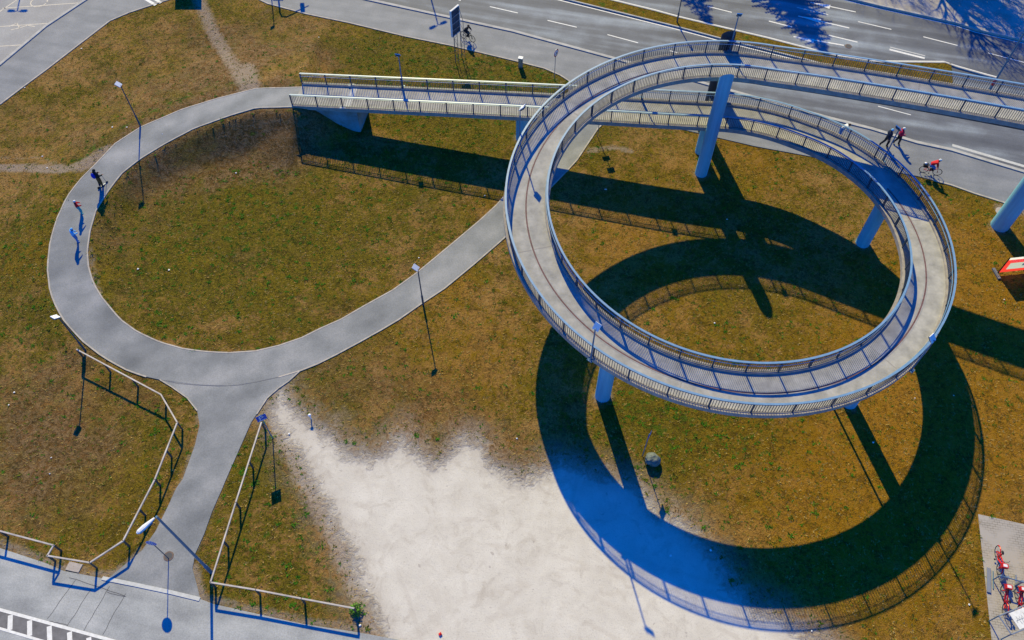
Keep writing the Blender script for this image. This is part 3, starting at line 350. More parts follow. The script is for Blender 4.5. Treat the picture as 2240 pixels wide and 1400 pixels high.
# markings
mb=MB()
for (a,b),w in zip(D['dash'],D['dashw']): ribbon(mb,[a,b],w,.030)
ribbon(mb,D['thick'],.25,.030)
for a,b in D['arrowheads']:
    A=Vector(a);B=Vector(b); t=(B-A).normalized(); nn=Vector((-t.y,t.x)); A=A-t*.2
    mb.add([(*(A+nn*.33),.034),(*(A-nn*.33),.034),(*B,.034)],[(0,1,2)])
ribbon(mb,D['med_top'],.13,.030,off=.28); ribbon(mb,D['med_bot'],.13,.030,off=-.30); ribbon(mb,D['far_kerb'],.13,.030,off=-.30)
for a,b in D['nw_marks']: ribbon(mb,[a,b],.3,.055)
tag(mb.build('road_markings','paint_white'),kind='structure')
mb=MB(); ribbon(mb,[(D['thick'][0][0]+.15,D['thick'][0][1]+.35),(D['thick'][1][0]+.15,D['thick'][1][1]+.35)],.14,.028); ribbon(mb,D['shoulder'],.3,.030,off=.55)
tag(mb.build('road_markings','paint_worn'),kind='structure')
mb=MB()
for a,b in D['park_lines']: ribbon(mb,[a,b],.12,.036)
c=Vector((-46.3,70.7)); ring=[(c.x+.8*math.cos(t*.5),c.y+.8*math.sin(t*.5)) for t in range(13)]; ribbon(mb,ring,.12,.037)
for (ax,ay,bx,by) in [(-47.9,66.8,-47.3,67.3),(-47.3,67.3,-46.8,66.6),(-46.8,66.6,-47.5,66.3),(-46.8,66.6,-46.2,67.0),(-46.2,67.0,-45.4,66.8)]: ribbon(mb,[(ax,ay),(bx,by)],.12,.037)
tag(mb.build('parking_markings','paint_cream'),kind='structure')
slab('bus_lane',D['sw_line1']+D['sw_line2'][::-1],.024,'asphalt_lane',.01)
mb=MB(); ribbon(mb,D['sw_line1'],.17,.032); ribbon(mb,D['sw_line2'],.14,.032)
for a,b in D['sw_rungs']: ribbon(mb,[a,b],.27,.0285)
tag(mb.build('road_markings','paint_white'),kind='structure')
mb=MB()
for a,b in D['sw_cracks']:
    A=Vector(a);B=Vector(b); pts=[(A+(B-A)*t+Vector((random.uniform(-.03,.03),random.uniform(-.03,.03)))) for t in np.linspace(0,1,8)]; ribbon(mb,[(q.x,q.y) for q in pts],.03,.0245)
tag(mb.build('street_joints','crack'),kind='structure')
# ---------------------------------------------------------------- grass tufts (stuff)
def tufts():
    N=52000; X=np.c_[np.random.uniform(-50,50,N),np.random.uniform(8,74,N)]
    keep=np.ones(N,bool); 
    for k in ('sidewalk','road_n','parking','road_sw','bike_paving','dirt'): keep&=~inpoly(X,D[k])
    loop=[q[:2] for q in D['loop_out']]+[q[:2] for q in D['loop_in'][::-1]]
    keep&=~inpoly(X,loop); keep&=~inpoly(X,D['right_in']+D['right_out'][::-1]); keep&=~inpoly(X,D['stub_l']+D['stub_r'][::-1])
    for k in ('loop_out','loop_in','right_in','right_out','stub_l','stub_r','sidewalk','road_sw'): keep&=sdist(X,D[k])>.15
    keep&=(np.abs(terrain(X+[0,.4])-terrain(X))<.10); X=X[keep]; z=terrain(X); vs=[];fs=[];mi=[]; rnd=random.random
    for (x,y),h0 in zip(X,z):
        m=0 if rnd()<.45 else (1 if rnd()<.7 else 2); big=rnd()<.06; k=6 if big else 3; 
        if big: m=1 if rnd()<.6 else 3
        for j in range(k):
            a=rnd()*6.283; r=rnd()*(.14 if big else .07); L=(.06+.08*rnd())*(1.3 if big else 1); w=.022+.02*rnd()*(1.6 if big else 1); bx=x+math.cos(a)*r*.6; by=y+math.sin(a)*r*.6
            o=len(vs); px,py=-math.sin(a)*w,math.cos(a)*w
            vs+= [(bx+px,by+py,h0-.01),(bx-px,by-py,h0-.01),(bx+math.cos(a)*L*1.1,by+math.sin(a)*L*1.1,h0+L*.55)]; fs.append((o,o+1,o+2)); mi.append(m)
    W=np.c_[np.random.uniform(-40,42,16000),np.random.uniform(10,66,16000)]; gl=np.full(len(W),.10)
    for (x,y,r,a) in D['g_blobs']: gl+=a*np.exp(-((W[:,0]-x)**2+(W[:,1]-y)**2)/(2*r*r))
    k2=np.random.rand(len(W))<gl*1.1
    for k in ('sidewalk','road_n','parking','road_sw','bike_paving','dirt'): k2&=~inpoly(W,D[k])
    k2&=~inpoly(W,loop)&~inpoly(W,D['right_in']+D['right_out'][::-1])&~inpoly(W,D['stub_l']+D['stub_r'][::-1])
    k2&=np.abs(terrain(W+[0,.4])-terrain(W))<.10; W=W[k2]; hz_=terrain(W)
    for (x,y),h0 in zip(W,hz_):
        R0=.07+.16*rnd()**2; n_=7+int(R0*40); m=3 if rnd()<.6 else 1
        for j in range(n_):
            a=rnd()*6.283; L=R0*(.5+.5*rnd()); w=.02+.12*R0*rnd(); cx_,cy_=x+random.gauss(0,R0*.45),y+random.gauss(0,R0*.35); px,py=-math.sin(a)*w,math.cos(a)*w; o=len(vs)
            vs+=[(cx_+px,cy_+py,h0),(cx_-px,cy_-py,h0),(cx_+math.cos(a)*L,cy_+math.sin(a)*L,h0+L*(.3+.5*rnd()))]; fs.append((o,o+1,o+2)); mi.append(m)
    me=bpy.data.meshes.new('grass'); me.from_pydata(vs,[],fs)
    for nm,c in (('g0',(.36,.25,.08)),('g1',(.10,.12,.010)),('g2',(.20,.11,.03)),('g3',(.045,.15,.008))): me.materials.append(mat(nm,c,.9,var=.25,scale=1.5,spec=.1))
    me.polygons.foreach_set('material_index',mi); o=bpy.data.objects.new('grass',me); COL.objects.link(o); tag(o,kind='stuff')
tufts()
# ---------------------------------------------------------------- ramp
CX,CY=14.41,36.76
def rad(t): return float(np.interp(t,[9,37,52,70,90,112,375],[12.55,12.55,12.85,13.08,13.25,13.45,13.47]))
def zr(t): return 5.627+4.096*t/360
ctl=[]
for x,y,z in [(-18.1,54.5,3.35),(-13.7,53.8,3.68),(-9.3,53.1,4.02),(0,51.65,4.70),(7,50.5,5.22),(12.5,49.65,5.56)]: ctl.append((x,y,z))
for t in range(9,382,3):
    r=rad(t); ctl.append((CX+r*math.sin(R(t)),CY+r*math.cos(R(t)),zr(t)))
ex=ctl[-1]; 
for k in range(1,17): d=k*3; ctl.append((ex[0]+d*math.cos(R(-21.2)),ex[1]+d*math.sin(R(-21.2)),ex[2]+.05+d*.105-.0014*d*d))
ctl=np.array(ctl)
def chaikin(a,n=2):
    for _ in range(n):
        q=.75*a[:-1]+.25*a[1:]; r=.25*a[:-1]+.75*a[1:]; b=np.empty((2*len(q),3)); b[0::2]=q; b[1::2]=r; a=np.vstack([a[:1],b,a[-1:]])
    return a
cc=chaikin(ctl); cs=np.r_[0,np.cumsum(np.linalg.norm(np.diff(cc[:,:2],axis=0),axis=1))]
STEP=.55; NS=int(cs[-1]/STEP); S=np.arange(NS+1)*STEP
CP=np.stack([np.interp(S,cs,cc[:,k]) for k in range(3)],1); CP[:,2]-=1.15      # deck level
T=np.gradient(CP[:,:2],axis=0); T/=np.linalg.norm(T,axis=1)[:,None]; NL=np.stack([-T[:,1],T[:,0]],1)   # +u = left of travel = outer side
def at(i,u,dz): return (CP[i,0]+NL[i,0]*u,CP[i,1]+NL[i,1]*u,CP[i,2]+dz)
bridge=thing('spiral_ramp_bridge','long concrete ramp bridge winding up in one full circle and over the road','bridge',(CX,CY,0))
def bpart(mb,name,m,parent=None,smooth=False):
    o=mb.build(name,m,parent or bridge,smooth)
    if parent is None or parent is bridge: o.location=(-CX,-CY,0)
    return o
rg=range(NS+1)
mb=MB(); mb.sweep([[at(i,-1.28,0),at(i,1.28,0),at(i,1.5,-.1),at(i,1.5,-.26),at(i,1.1,-.36),at(i,-1.1,-.36),at(i,-1.5,-.26),at(i,-1.5,-.1)] for i in rg]); bpart(mb,'deck','deck_concrete')
for sgn in (1,-1):
    mb=MB(); mb.sweep([[at(i,sgn*1.22,-.02),at(i,sgn*1.24,.12),at(i,sgn*1.54,.14),at(i,sgn*1.54,-.20),at(i,sgn*1.505,-.20),at(i,sgn*1.505,-.02)] for i in rg]); bpart(mb,'kerb','kerb_concrete')
g0=int(5.2/STEP)
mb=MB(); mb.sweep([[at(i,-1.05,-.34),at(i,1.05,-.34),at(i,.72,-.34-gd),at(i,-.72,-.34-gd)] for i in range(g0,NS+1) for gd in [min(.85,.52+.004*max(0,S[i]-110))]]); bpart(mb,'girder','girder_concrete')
# long joint strip in the deck, two metal lips with a dark seal
s0=int(49/STEP); s1=int(123/STEP)
mb=MB(); mb.sweep([[at(i,-.03,.006),at(i,.07,.006)] for i in range(s0,s1)],0,False); 
for u in (-.09,.13): mb.sweep([[at(i,u-.012,.008),at(i,u+.012,.008)] for i in range(s0,s1)],1,False)
bpart(mb,'joint_strip',['joint_seal','joint_metal'])
for sx in np.arange(13,NS*STEP,13.2):
    mb=MB()
    i=int(sx/STEP); a,b=at(i,-1.2,.005),at(i,1.2,.005); t=T[i]*.03; mb.add([(a[0]-t[0],a[1]-t[1],a[2]),(b[0]-t[0],b[1]-t[1],b[2]),(b[0]+t[0],b[1]+t[1],b[2]),(a[0]+t[0],a[1]+t[1],a[2])],[(0,1,2,3)]); bpart(mb,'cross_joint','joint_faint')
i=int(4.4/STEP); mb=MB(); mb.sweep([[at(j,-1.5,.005),at(j,1.5,.005)] for j in (i,i+1)],0,False); mb.box(at(i,1.4,.13),(.5,.3,.06)); mb.box(at(i,-1.4,.13),(.5,.3,.06)); bpart(mb,'expansion_joint','paint_worn')
# railings
DC=math.dist
bays=list(range(0,NS-3,4)); camp=np.array([0,0,48.])
items=[(float(np.linalg.norm(CP[b]-camp)+ (1e3 if CP[b,0]>40 else 0)),b,s) for b in bays for s in (1,-1)]; items.sort(); own=set((b,s) for _,b,s in items[:100])
UR=1.36
for sgn in (1,-1):
    mb=MB(); mb.sweep([[at(i,sgn*UR-.06,1.13),at(i,sgn*UR-.06,1.17),at(i,sgn*UR+.07,1.17),at(i,sgn*UR+.07,1.13)] for i in rg]); mb.tube([at(i,sgn*(UR-.10),.93) for i in rg],.025,6)
    rail=bpart(mb,'handrail','steel_rail',smooth=False); rail.name='railing'
    rp=MB(); rs=MB()
    for b in bays:
        post=MB(); a=at(b,sgn*UR,-.12); M=Matrix.Rotation(math.atan2(T[b,1],T[b,0]),3,'Z'); post.box((a[0],a[1],a[2]+.62),(.10,.08,1.26),M); q=at(b,sgn*(UR-.05),.93); post.box(q,(.04,.12,.03),M)
        pan=MB(); 
        pan.sweep([[at(i,sgn*UR-.015,.16),at(i,sgn*UR+.015,.16),at(i,sgn*UR+.015,.19),at(i,sgn*UR-.015,.19)] for i in range(b,b+5)]); pan.sweep([[at(i,sgn*UR-.015,.99),at(i,sgn*UR+.015,.99),at(i,sgn*UR+.015,1.02),at(i,sgn*UR-.015,1.02)] for i in range(b,b+5)])
        for k in range(1,15):
            f=k*4/15; i=b+int(f); w=f-int(f); p0=Vector(at(i,sgn*UR,0)).lerp(Vector(at(i+1,sgn*UR,0)),w); pan.box((p0.x,p0.y,p0.z+.59),(.032,.030,.82),M)
        if (b,sgn) in own: post.build('post','steel_bar',rail,fixn=False); pan.build('baluster_panel','steel_bar',rail,fixn=False)
        else: rp.add(post.v,post.f); rs.add(pan.v,pan.f)
    if rp.v:
        tag(rp.build('post','steel_bar',rail,fixn=False),kind='stuff'); tag(rs.build('baluster_panel','steel_bar',rail,fixn=False),kind='stuff')
# columns
def deck_z(x,y,lo,hi):
    d=np.hypot(CP[:,0]-x,CP[:,1]-y)+np.where((S<lo)|(S>hi),1e6,0); return CP[int(d.argmin()),2]
for (x,y,r,lo,hi) in [(6.1,26.75,.52,60,115),(26.85,40.1,.52,35,70),(22.55,26.25,.52,45,100),(.85,51.6,.52,0,30),(15.7,50.0,.42,0,45),(37.95,41.85,.68,125,200)]:
    zt=deck_z(x,y,lo,hi)-.8; mb=MB(); mb.tube([(x,y,-.3),(x,y,zt)],r,28); bpart(mb,'column','column_paint',smooth=False)
mb=MB(); zt=deck_z(22.0,26.3,45,100)-.3; mb.tube([(21.35,26.2,0),(21.35,26.2,zt)],.075,8); bpart(mb,'drainpipe','pole_paint')
def pylon(x,y,r,zs,zn,m,lab=None):
    mb=MB(); n=32; vs=[];
    for k in range(n): q=2*math.pi*k/n; vs.append((x+r*math.cos(q),y+r*math.sin(q),-.3))
    for k in range(n): q=2*math.pi*k/n; vs.append((x+r*math.cos(q),y+r*math.sin(q),zs+(zn-zs)*(math.sin(q)+1)/2))
    mb.add(vs,[(k,(k+1)%n,n+(k+1)%n,n+k) for k in range(n)]+[tuple(range(n,2*n))]); o=bpart(mb,'pylon',m)
    if lab: tag(o,label=lab)
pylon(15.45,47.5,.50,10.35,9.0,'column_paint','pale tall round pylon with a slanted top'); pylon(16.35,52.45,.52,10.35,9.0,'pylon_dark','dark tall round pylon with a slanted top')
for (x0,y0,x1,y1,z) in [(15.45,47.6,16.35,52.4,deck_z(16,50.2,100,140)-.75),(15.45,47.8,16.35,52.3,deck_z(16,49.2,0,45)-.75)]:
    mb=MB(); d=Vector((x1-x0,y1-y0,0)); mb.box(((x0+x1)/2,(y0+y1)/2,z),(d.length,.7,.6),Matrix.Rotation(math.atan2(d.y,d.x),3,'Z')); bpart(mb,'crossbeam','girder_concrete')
# abutment
mb=MB(); i0,i1=0,int(5.6/STEP)
mb.sweep([[at(i,-1.3,-.30),at(i,1.3,-.30),(at(i,1.3,0)[0],at(i,1.3,0)[1],-.4),(at(i,-1.3,0)[0],at(i,-1.3,0)[1],-.4)] for i in range(i0,i1+1)]); bpart(mb,'abutment','abutment_concrete')
# ---------------------------------------------------------------- lamps
def lamp_head(mb_w,mb_d,c,yaw,tilt=0):
    pass
def make_lamp(h,label,group='square headed path lamps',bracket=False):
    t=thing('street_lamp',label,'street lamp',group=group)
    mb=MB()
    if bracket: mb.box((0,0,.0),(.34,.34,.05)); mb.tube([(0,0,0),(0,0,h-.12)],[.055,.04],10)
    else: mb.tube([(0,0,-.1),(0,0,1.1),(0,0,1.15),(0,0,h-.12)],[.075,.075,.05,.04],10)
    mb.build('pole','pole_blue' if bracket else 'pole_paint',t,smooth=False)
    M=Matrix.Rotation(R(48 if bracket else 34),3,'X'); c0=Vector((0,.14,h-.05))
    hd=MB(); hd.box(c0,(.40,.46,.05),M); hd.add([c0+M@Vector(q) for q in [(-.19,-.21,-.03),(.19,-.21,-.03),(.19,.21,-.03),(-.19,.21,-.03),(-.13,-.15,-.15),(.13,-.15,-.15),(.13,.15,-.15),(-.13,.15,-.15)]],[(0,1,5,4),(1,2,6,5),(2,3,7,6),(3,0,4,7),(4,5,6,7)],1)
    o=hd.build('lamp_head',['lamp_white','lamp_dark'],t)
    g=MB(); g.box(c0+M@Vector((0,0,-.155)),(.2,.24,.015),M); g.build('lens','lamp_glass',o)
    return t
L1=make_lamp(4.35,'dark lamp post beside the raised far stretch of the loop path, left of the ramp')
P=D['pts']; L1.location=P['lampA']; L1.rotation_euler=(0,0,R(80))
def put_lamp(src,loc,rz,label):
    c=copy_tree(src); c.location=loc; c.rotation_euler=(0,0,rz); c['label']=label; return c
put_lamp(L1,P['lampB'],R(150),'dark lamp post behind the fence end at the left bend of the path')
put_lamp(L1,P['lampC'],R(70),'dark lamp post on the grass between the loop path and the spiral')
def on_deck(x,y,lo,hi,u):
    d=np.hypot(CP[:,0]-x,CP[:,1]-y)+np.where((S<lo)|(S>hi),1e6,0); i=int(d.argmin()); q=at(i,u,.05); return q,math.atan2(-NL[i,1]*u,-NL[i,0]*u)-math.pi/2
L2=make_lamp(3.35,'blue lamp post on the outer kerb of the straight entrance ramp','lamps fixed to the ramp bridge',True)
q,a=on_deck(-9.4,53.9,0,30,1.6); L2.location=q; L2.rotation_euler=(0,0,a)
for (x,y,lo,hi,u,lb) in [(16.6,51.2,100,140,1.6,'blue lamp post at the top of the circle in front of the dark pylon'),(.9,42.6,90,125,1.6,'blue lamp post on the left edge of the circle, shadow on the deck'),(5.0,25.6,60,115,1.6,'blue lamp post on the near left edge of the circle above a column'),(23.8,25.2,40,90,1.6,'blue lamp post on the near right outer edge of the circle'),(27.0,43.1,35,70,1.6,'blue lamp post on the lower ramp in front of the two walkers'),(10.5,52.0,0,40,1.6,'blue lamp post on the straight ramp half hidden below the upper circle')]:
    q,a=on_deck(x,y,lo,hi,u); put_lamp(L2,q,a,lb)
def mast_lamp(loc,h,arms,label,head_len=1.0,group=None):
    t=thing('mast_lamp',label,'street lamp',loc,0,group); mb=MB(); mb.tube([(0,0,-.1),(0,0,1.2),(0,0,1.25),(0,0,h)],[.11,.11,.085,.06],12); mb.build('pole','pole_blue',t)
    for a in arms:
        dx,dy=math.cos(a),math.sin(a); M=Matrix.Rotation(a,3,'Z'); hd=MB()
        L=head_len; pr=[(.0,.05,.04),(.25,.10,.07),(.6,.15,.10),(.9,.13,.09),(1,.06,.04)]
        st=[[M@Vector((.1+L*f,w*c1,h+.02+(hh*s1))) for c1,s1 in ((-1,0),(-.7,.8),(0,1),(.7,.8),(1,0),(0,-.9))] for f,w,hh in pr]
        hd.sweep([s_[:] for s_ in st],0); o=hd.build('lamp_head','lamp_white',t,smooth=False)
        lg=MB(); lg.box(M@Vector((.1+L*.55,0,h-.075)),(L*.7,.22,.03),M); lg.build('lens','pole_blue',o)
    return t
mast_lamp(P['biglamp'],9.0,[math.atan2(-.68,-.58)],'tall blue street lamp with a white cobra head over the near path mouth',1.05)
mast_lamp(P['rpole'],9.5,[R(100),R(-80)],'very tall blue street lamp with a red band at its foot beyond the bridge')
mb=MB(); mb.tube([(0,0,.5),(0,0,1.2)],.125,12); mb.build('band','sign_red',bpy.data.objects[-1] if False else [o for o in bpy.data.objects if o.name.startswith('mast_lamp')][-1])
def sub(h,g): g=Vector(g[:2]); return (g.x-.294*h,g.y+1.3505*h,0)
mast_lamp(sub(9,P['sh_dlamp']),9,[R(35),R(215)],'double headed street lamp on the far side of the road',.9,'lamps beyond the picture edge')
mast_lamp(sub(9,P['sh_nwlamp']),9,[R(5),R(175)],'double headed street lamp beside the parking area',.9,'lamps beyond the picture edge')
t=put_lamp(L1,P['medlamp'],R(90),'blue lamp post standing in the grass median of the road'); t['group']='street lamps by the road'
pl=MB(); pl.box((0.02,-.08,3.0),(.75,.03,.55)); pl.build('sign_plate','sign_back',t)
t=put_lamp(L1,sub(4.2,P['sh_pole']),R(90),'lamp post at the far edge of the walk above the grass'); t['group']='street lamps by the road'
# ---------------------------------------------------------------- signs
def sign_pole(name,label,loc,h,m='pole_steel',r=.03,rz=0,cat='road sign'):
    t=thing(name,label,cat,loc,rz); mb=MB(); mb.tube([(0,0,-.1),(0,0,h)],r,8); mb.build('pole',m,t); return t
def disc(mb,c,r,th,axis='Y',n=24,mi=0):
    vs=[];
    for s_ in (-th/2,th/2):
        for k in range(n): q=2*math.pi*k/n; vs.append((c[0]+r*math.cos(q),c[1]+s_,c[2]+r*math.sin(q)))
    return mb.add(vs,[tuple(range(n)),tuple(range(2*n-1,n-1,-1))]+[(k,(k+1)%n,n+(k+1)%n,n+k) for k in range(n)],mi)
def annulus(mb,c,r0,r1,y,n=28,mi=0):
    vs=[(c[0]+r*math.cos(2*math.pi*k/n),y,c[2]+r*math.sin(2*math.pi*k/n)) for r in (r0,r1) for k in range(n)]
    return mb.add(vs,[(k,(k+1)%n,n+(k+1)%n,n+k) for k in range(n)],mi)
# P sign: faces -Y local
t=sign_pole('parking_sign','blue square parking sign on a pole at the top of the right fence',P['psign'],3.25,'pole_blue',.035,R(28))
mb=MB(); mb.box((0,-.05,2.95),(.62,.02,.62)); o=mb.build('sign_plate','sign_blue',t)
w=MB()
def bars(w,L,y,mi=0,th=.055):
    for (x0,z0,x1,z1) in L:
        d=Vector((x1-x0,0,z1-z0)); ln=d.length; M=Matrix.Rotation(-math.atan2(d.z,d.x),3,'Y'); w.box(((x0+x1)/2,y,(z0+z1)/2),(ln+th*.8,.004,th),M,mi)
bars(w,[(-.12,2.80,-.12,3.16),(-.12,3.16,.06,3.16),(.06,3.16,.11,3.10),(.11,3.10,.11,3.05),(.11,3.05,.06,2.99),(.06,2.99,-.12,2.99)],-.064); bars(w,[(-.22,2.71,.22,2.71)],-.064,0,.05); w.build('lettering','sign_white',o)
# round cycle and foot path sign seen edge on
t=sign_pole('round_path_sign','round blue path sign on a thin pole in the near path mouth',P['roundsign'],3.0,'pole_paint',.028,R(-6))
mb=MB(); disc(mb,(0,-.045,2.82),.31,.02); o=mb.build('sign_plate','sign_blue',t)
w=MB(); annulus(w,(0,0,2.82),.285,.30,-.058); bars(w,[(-.26,2.82,.26,2.82)],-.058,0,.018)
for cx in (-.12,.08): annulus(w,(cx,0,2.68),.05,.066,-.058,16)
bars(w,[(-.12,2.68,-.05,2.75),(-.05,2.75,.05,2.75),(.05,2.75,.08,2.68),(-.05,2.75,-.02,2.68),(-.02,2.68,.05,2.75)],-.058,0,.014)
disc(w,(-.06,-.058,3.02),.028,.004,mi=0); disc(w,(.08,-.058,2.99),.022,.004); bars(w,[(-.06,2.98,-.07,2.92),(-.07,2.92,-.10,2.86),(-.07,2.92,-.04,2.86),(.08,2.96,.08,2.91),(.08,2.91,.06,2.86),(.08,2.91,.10,2.86),(-.05,2.96,.08,2.95)],-.058,0,.022); w.build('pictogram','sign_white',o)
t=sign_pole('direction_sign','small blue sign on a thin leaning looking pole beside the boulder',P['boulder_sign'],3.1,'pole_blue',.028,R(62))
mb=MB(); mb.box((0,-.04,2.85),(.6,.02,.45)); mb.build('sign_plate','sign_blue',t)
t=sign_pole('round_traffic_sign','round red rimmed traffic sign at the edge of the grass by the walk',P['noentry'],3.1,'pole_steel',.03,R(58))
mb=MB(); disc(mb,(0,-.045,2.78),.36,.02); o=mb.build('sign_plate','sign_white',t); w=MB(); annulus(w,(0,0,2.78),.27,.365,-.058); w.build('rim','sign_red',o)
w=MB(); bars(w,[(-.08,2.68,.08,2.88),(.08,2.88,.08,2.66)],-.06,0,.05); w.build('mark','sign_black',o)
t=sign_pole('double_plate_sign','thin sign post with two plates standing under the ramp beside the path',P['twoplate'],3.2,'pole_paint',.03,R(15))
mb=MB(); mb.box((0,-.04,2.9),(.6,.02,.45)); mb.build('sign_plate','sign_back',t); mb=MB(); mb.box((0,-.04,1.9),(.62,.02,.4)); mb.build('sign_plate','sign_back',t)
# curved mast arm signal beyond the top edge (its shadow falls on the grass)
bx=sub(6,P['sh_tl2']); ax=Vector(sub(6,P['sh_tl3'])[:2])-Vector(bx[:2])
t=thing('traffic_signal','curved arm traffic signal by the far end of the walk','traffic signal',bx); mb=MB(); n_=ax.normalized(); mb.tube([(0,0,-.1),(0,0,5.2),(n_.x*.15,n_.y*.15,5.7),(n_.x*.7,n_.y*.7,6.0),(ax.x,ax.y,6.0)],[.1,.09,.085,.08,.05],10); mb.build('mast','pole_paint',t)
hb=MB(); hb.box((ax.x*.78,ax.y*.78,5.9),(.38,.3,.95)); o=hb.build('signal_head','black',t); hb=MB(); hb.box((0,-.2,3.2),(1.0,.15,.9)); hb.box((0,.1,2.3),(.8,.2,.6)); hb.build('signal_head','black',t)
# sign board beyond the top left edge
a=Vector(sub(3.2,P['sh_box_l'])); b=Vector(sub(3.2,P['sh_box_r'])); t=thing('sign_board','dark sign board on two posts at the far left of the grass','sign board',(a+b)/2); w_=(b-a).length
mb=MB(); mb.box((0,0,2.2),(w_,.08,2.0)); mb.build('board','board_back',t)
for s_ in (-1,1): mb=MB(); mb.box((s_*w_*.3,.06,1.5),(.1,.1,3.2)); mb.build('post','pole_steel',t)
# billboard seen from behind
t=thing('billboard','dark backed billboard on a lattice frame beside the road','billboard',(-4.99,62.03,0),math.atan2(.85,.60)); 
# local: x along the board, y towards its back
W_=.56; mb=MB(); mb.box((0,0,4.02),(W_*2,.10,2.6)); o=mb.build('board','board_back',t)
fr=MB(); 
for z in (2.74,5.30): fr.box((0,0,z),(W_*2+.06,.16,.07))
for x in (-W_,W_): fr.box((x,0,4.02),(.07,.16,2.5))
fr.build('frame','paint_white',o); rb=MB()
for z in (3.3,3.95,4.6): rb.box((0,-.07,z),(W_*2-.1,.05,.06))
rb.build('rib','pole_steel',o)
for x in (-.46,.46):
    mb=MB(); mb.tube([(x,-.12,-.1),(x,-.12,2.8)],.035,6); mb.tube([(x,-.50,-.1),(x,-.50,4.0),(x,-.1,5.2)],.022,6)
    z=.3
    while z<2.7: mb.tube([(x,-.12,z),(x,-.50,z+.55)],.015,5); mb.tube([(x,-.50,z+.55),(x,-.12,z+1.1)],.015,5); mb.tube([(x,-.12,z),(x,-.50,z)],.013,5); z+=1.1
    mb.build('lattice_support','pole_paint',t)
# ---------------------------------------------------------------- small street things
t=thing('utility_box','slim grey utility cabinet with a white top at the grass edge beside the walk','cabinet',P['box'],R(-15)); mb=MB(); mb.box((0,0,.5),(.36,.30,1.0)); mb.build('body','sign_back',t); mb=MB(); mb.box((0,0,1.03),(.42,.36,.07)); o=mb.build('lid','lamp_white',t); mb=MB(); mb.box((0,-.155,.55),(.28,.012,.7)); mb.build('door','pole_steel',t)
t=thing('marker_post','short white marker post at the edge of the bare ground','post',P['whitepost']); mb=MB(); mb.tube([(0,0,0),(0,0,.5)],.04,8); mb.build('shaft','lamp_white',t); mb=MB(); mb.ell((0,0,.53),(.11,.11,.08),10); mb.build('cap','lamp_white',t)
def cover(loc,r,label,m='iron',z=.05):
    mb=MB(); n=20; vs=[(r*math.cos(2*math.pi*k/n),r*math.sin(2*math.pi*k/n),zz) for zz in (0,.012) for k in range(n)]; mb.add(vs,[tuple(range(n,2*n))]+[(k,(k+1)%n,n+(k+1)%n,n+k) for k in range(n)])
    vs=[(r*.72*math.cos(2*math.pi*k/n),r*.72*math.sin(2*math.pi*k/n),.014) for k in range(n)]; mb.add(vs,[tuple(range(n))],1)
    o=mb.build('manhole_cover',[m,'crack' if m=='iron' else m],None); o.location=(loc[0],loc[1],loc[2]+z); tag(o,label,'manhole cover')
cover(P['manhole'],.30,'round brown cover in the near path mouth at the foot of the round sign',z=.046); cover(P['manhole2'],.32,'round reddish cover in the far carriageway',z=.03); cover(P['manh_far'],.45,'round pale concrete cover in the grass beside the far right pylon','plate_stone',z=.02)
mb=MB(); mb.box((0,0,.02),(.85,.5,.06)); o=mb.build('cover_plate','plate_stone'); o.location=P['plate']; o.rotation_euler=(0,0,R(-12)); tag(o,'square pale stone plate in the grass behind the bent fence rail','cover plate')
# boulder
bm=bmesh.new(); bmesh.ops.create_icosphere(bm,subdivisions=4,radius=1)
from mathutils import noise as mn
for v in bm.verts:
    d=v.co.normalized(); k=1+.22*mn.noise(d*1.3+Vector((3,1,2)))+.07*mn.noise(d*3.5); v.co=Vector((d.x*.46*k,d.y*.44*k,d.z*.50*k+.26))
me=bpy.data.meshes.new('boulder'); bm.to_mesh(me); bm.free(); me.materials.append(MATS['boulder']); o=bpy.data.objects.new('boulder',me); COL.objects.link(o); o.location=(P['boulder'][0],P['boulder'][1]+.15,0); tag(o,'pale grey rounded boulder lying in the grass inside the shadow ring','boulder')
# shrub
t=thing('shrub','small bright green bush at the end of the right fence','bush',P['bush']); mb=MB()
for k in range(420):
    u=np.random.normal(size=3); u/=np.linalg.norm(u); r=.42*random.random()**.4; p=Vector(u.tolist())*r; p.z=abs(p.z)*1.1+.05; a=Vector(np.random.normal(size=3).tolist()).normalized()*.05; b_=Vector(np.random.normal(size=3).tolist()).normalized()*.04; mb.add([p-a,p+b_,p+a,p-b_],[(0,1,2,3)])
mb.build('foliage','leaf_green',t,fixn=False); mb=MB()
for k in range(7): a=k*.9; mb.tube([(0,0,0),(math.cos(a)*.25,math.sin(a)*.25,.35)],[.015,.005],5)
mb.build('stem','bark',t)
# litter
lw=D['litter']
for k,q in enumerate(lw):
    mb=MB(); a=random.random()*3; s_=.05+.05*random.random(); vs=[(s_*math.cos(a+j*1.1)*(.6+.4*random.random()),s_*math.sin(a+j*1.1)*(.6+.4*random.random()),.03+.03*random.random()) for j in range(6)]+[(0,0,.07)]
    mb.add(vs,[(j,(j+1)%6,6) for j in range(6)]); o=mb.build('litter','litter'); o.location=(q[0],q[1],q[2]+.01); tag(o,'tiny white scrap of litter lying on the ground','litter','scraps of litter scattered about')
mb=MB(); mb.box((0,0,.05),(.16,.14,.09),Matrix.Rotation(.6,3,'Z')); mb.box((.02,.04,.1),(.06,.1,.05)); o=mb.build('litter','litter_red'); o.location=P['red']; tag(o,'small red scrap on the pale bare ground at the near edge','litter')
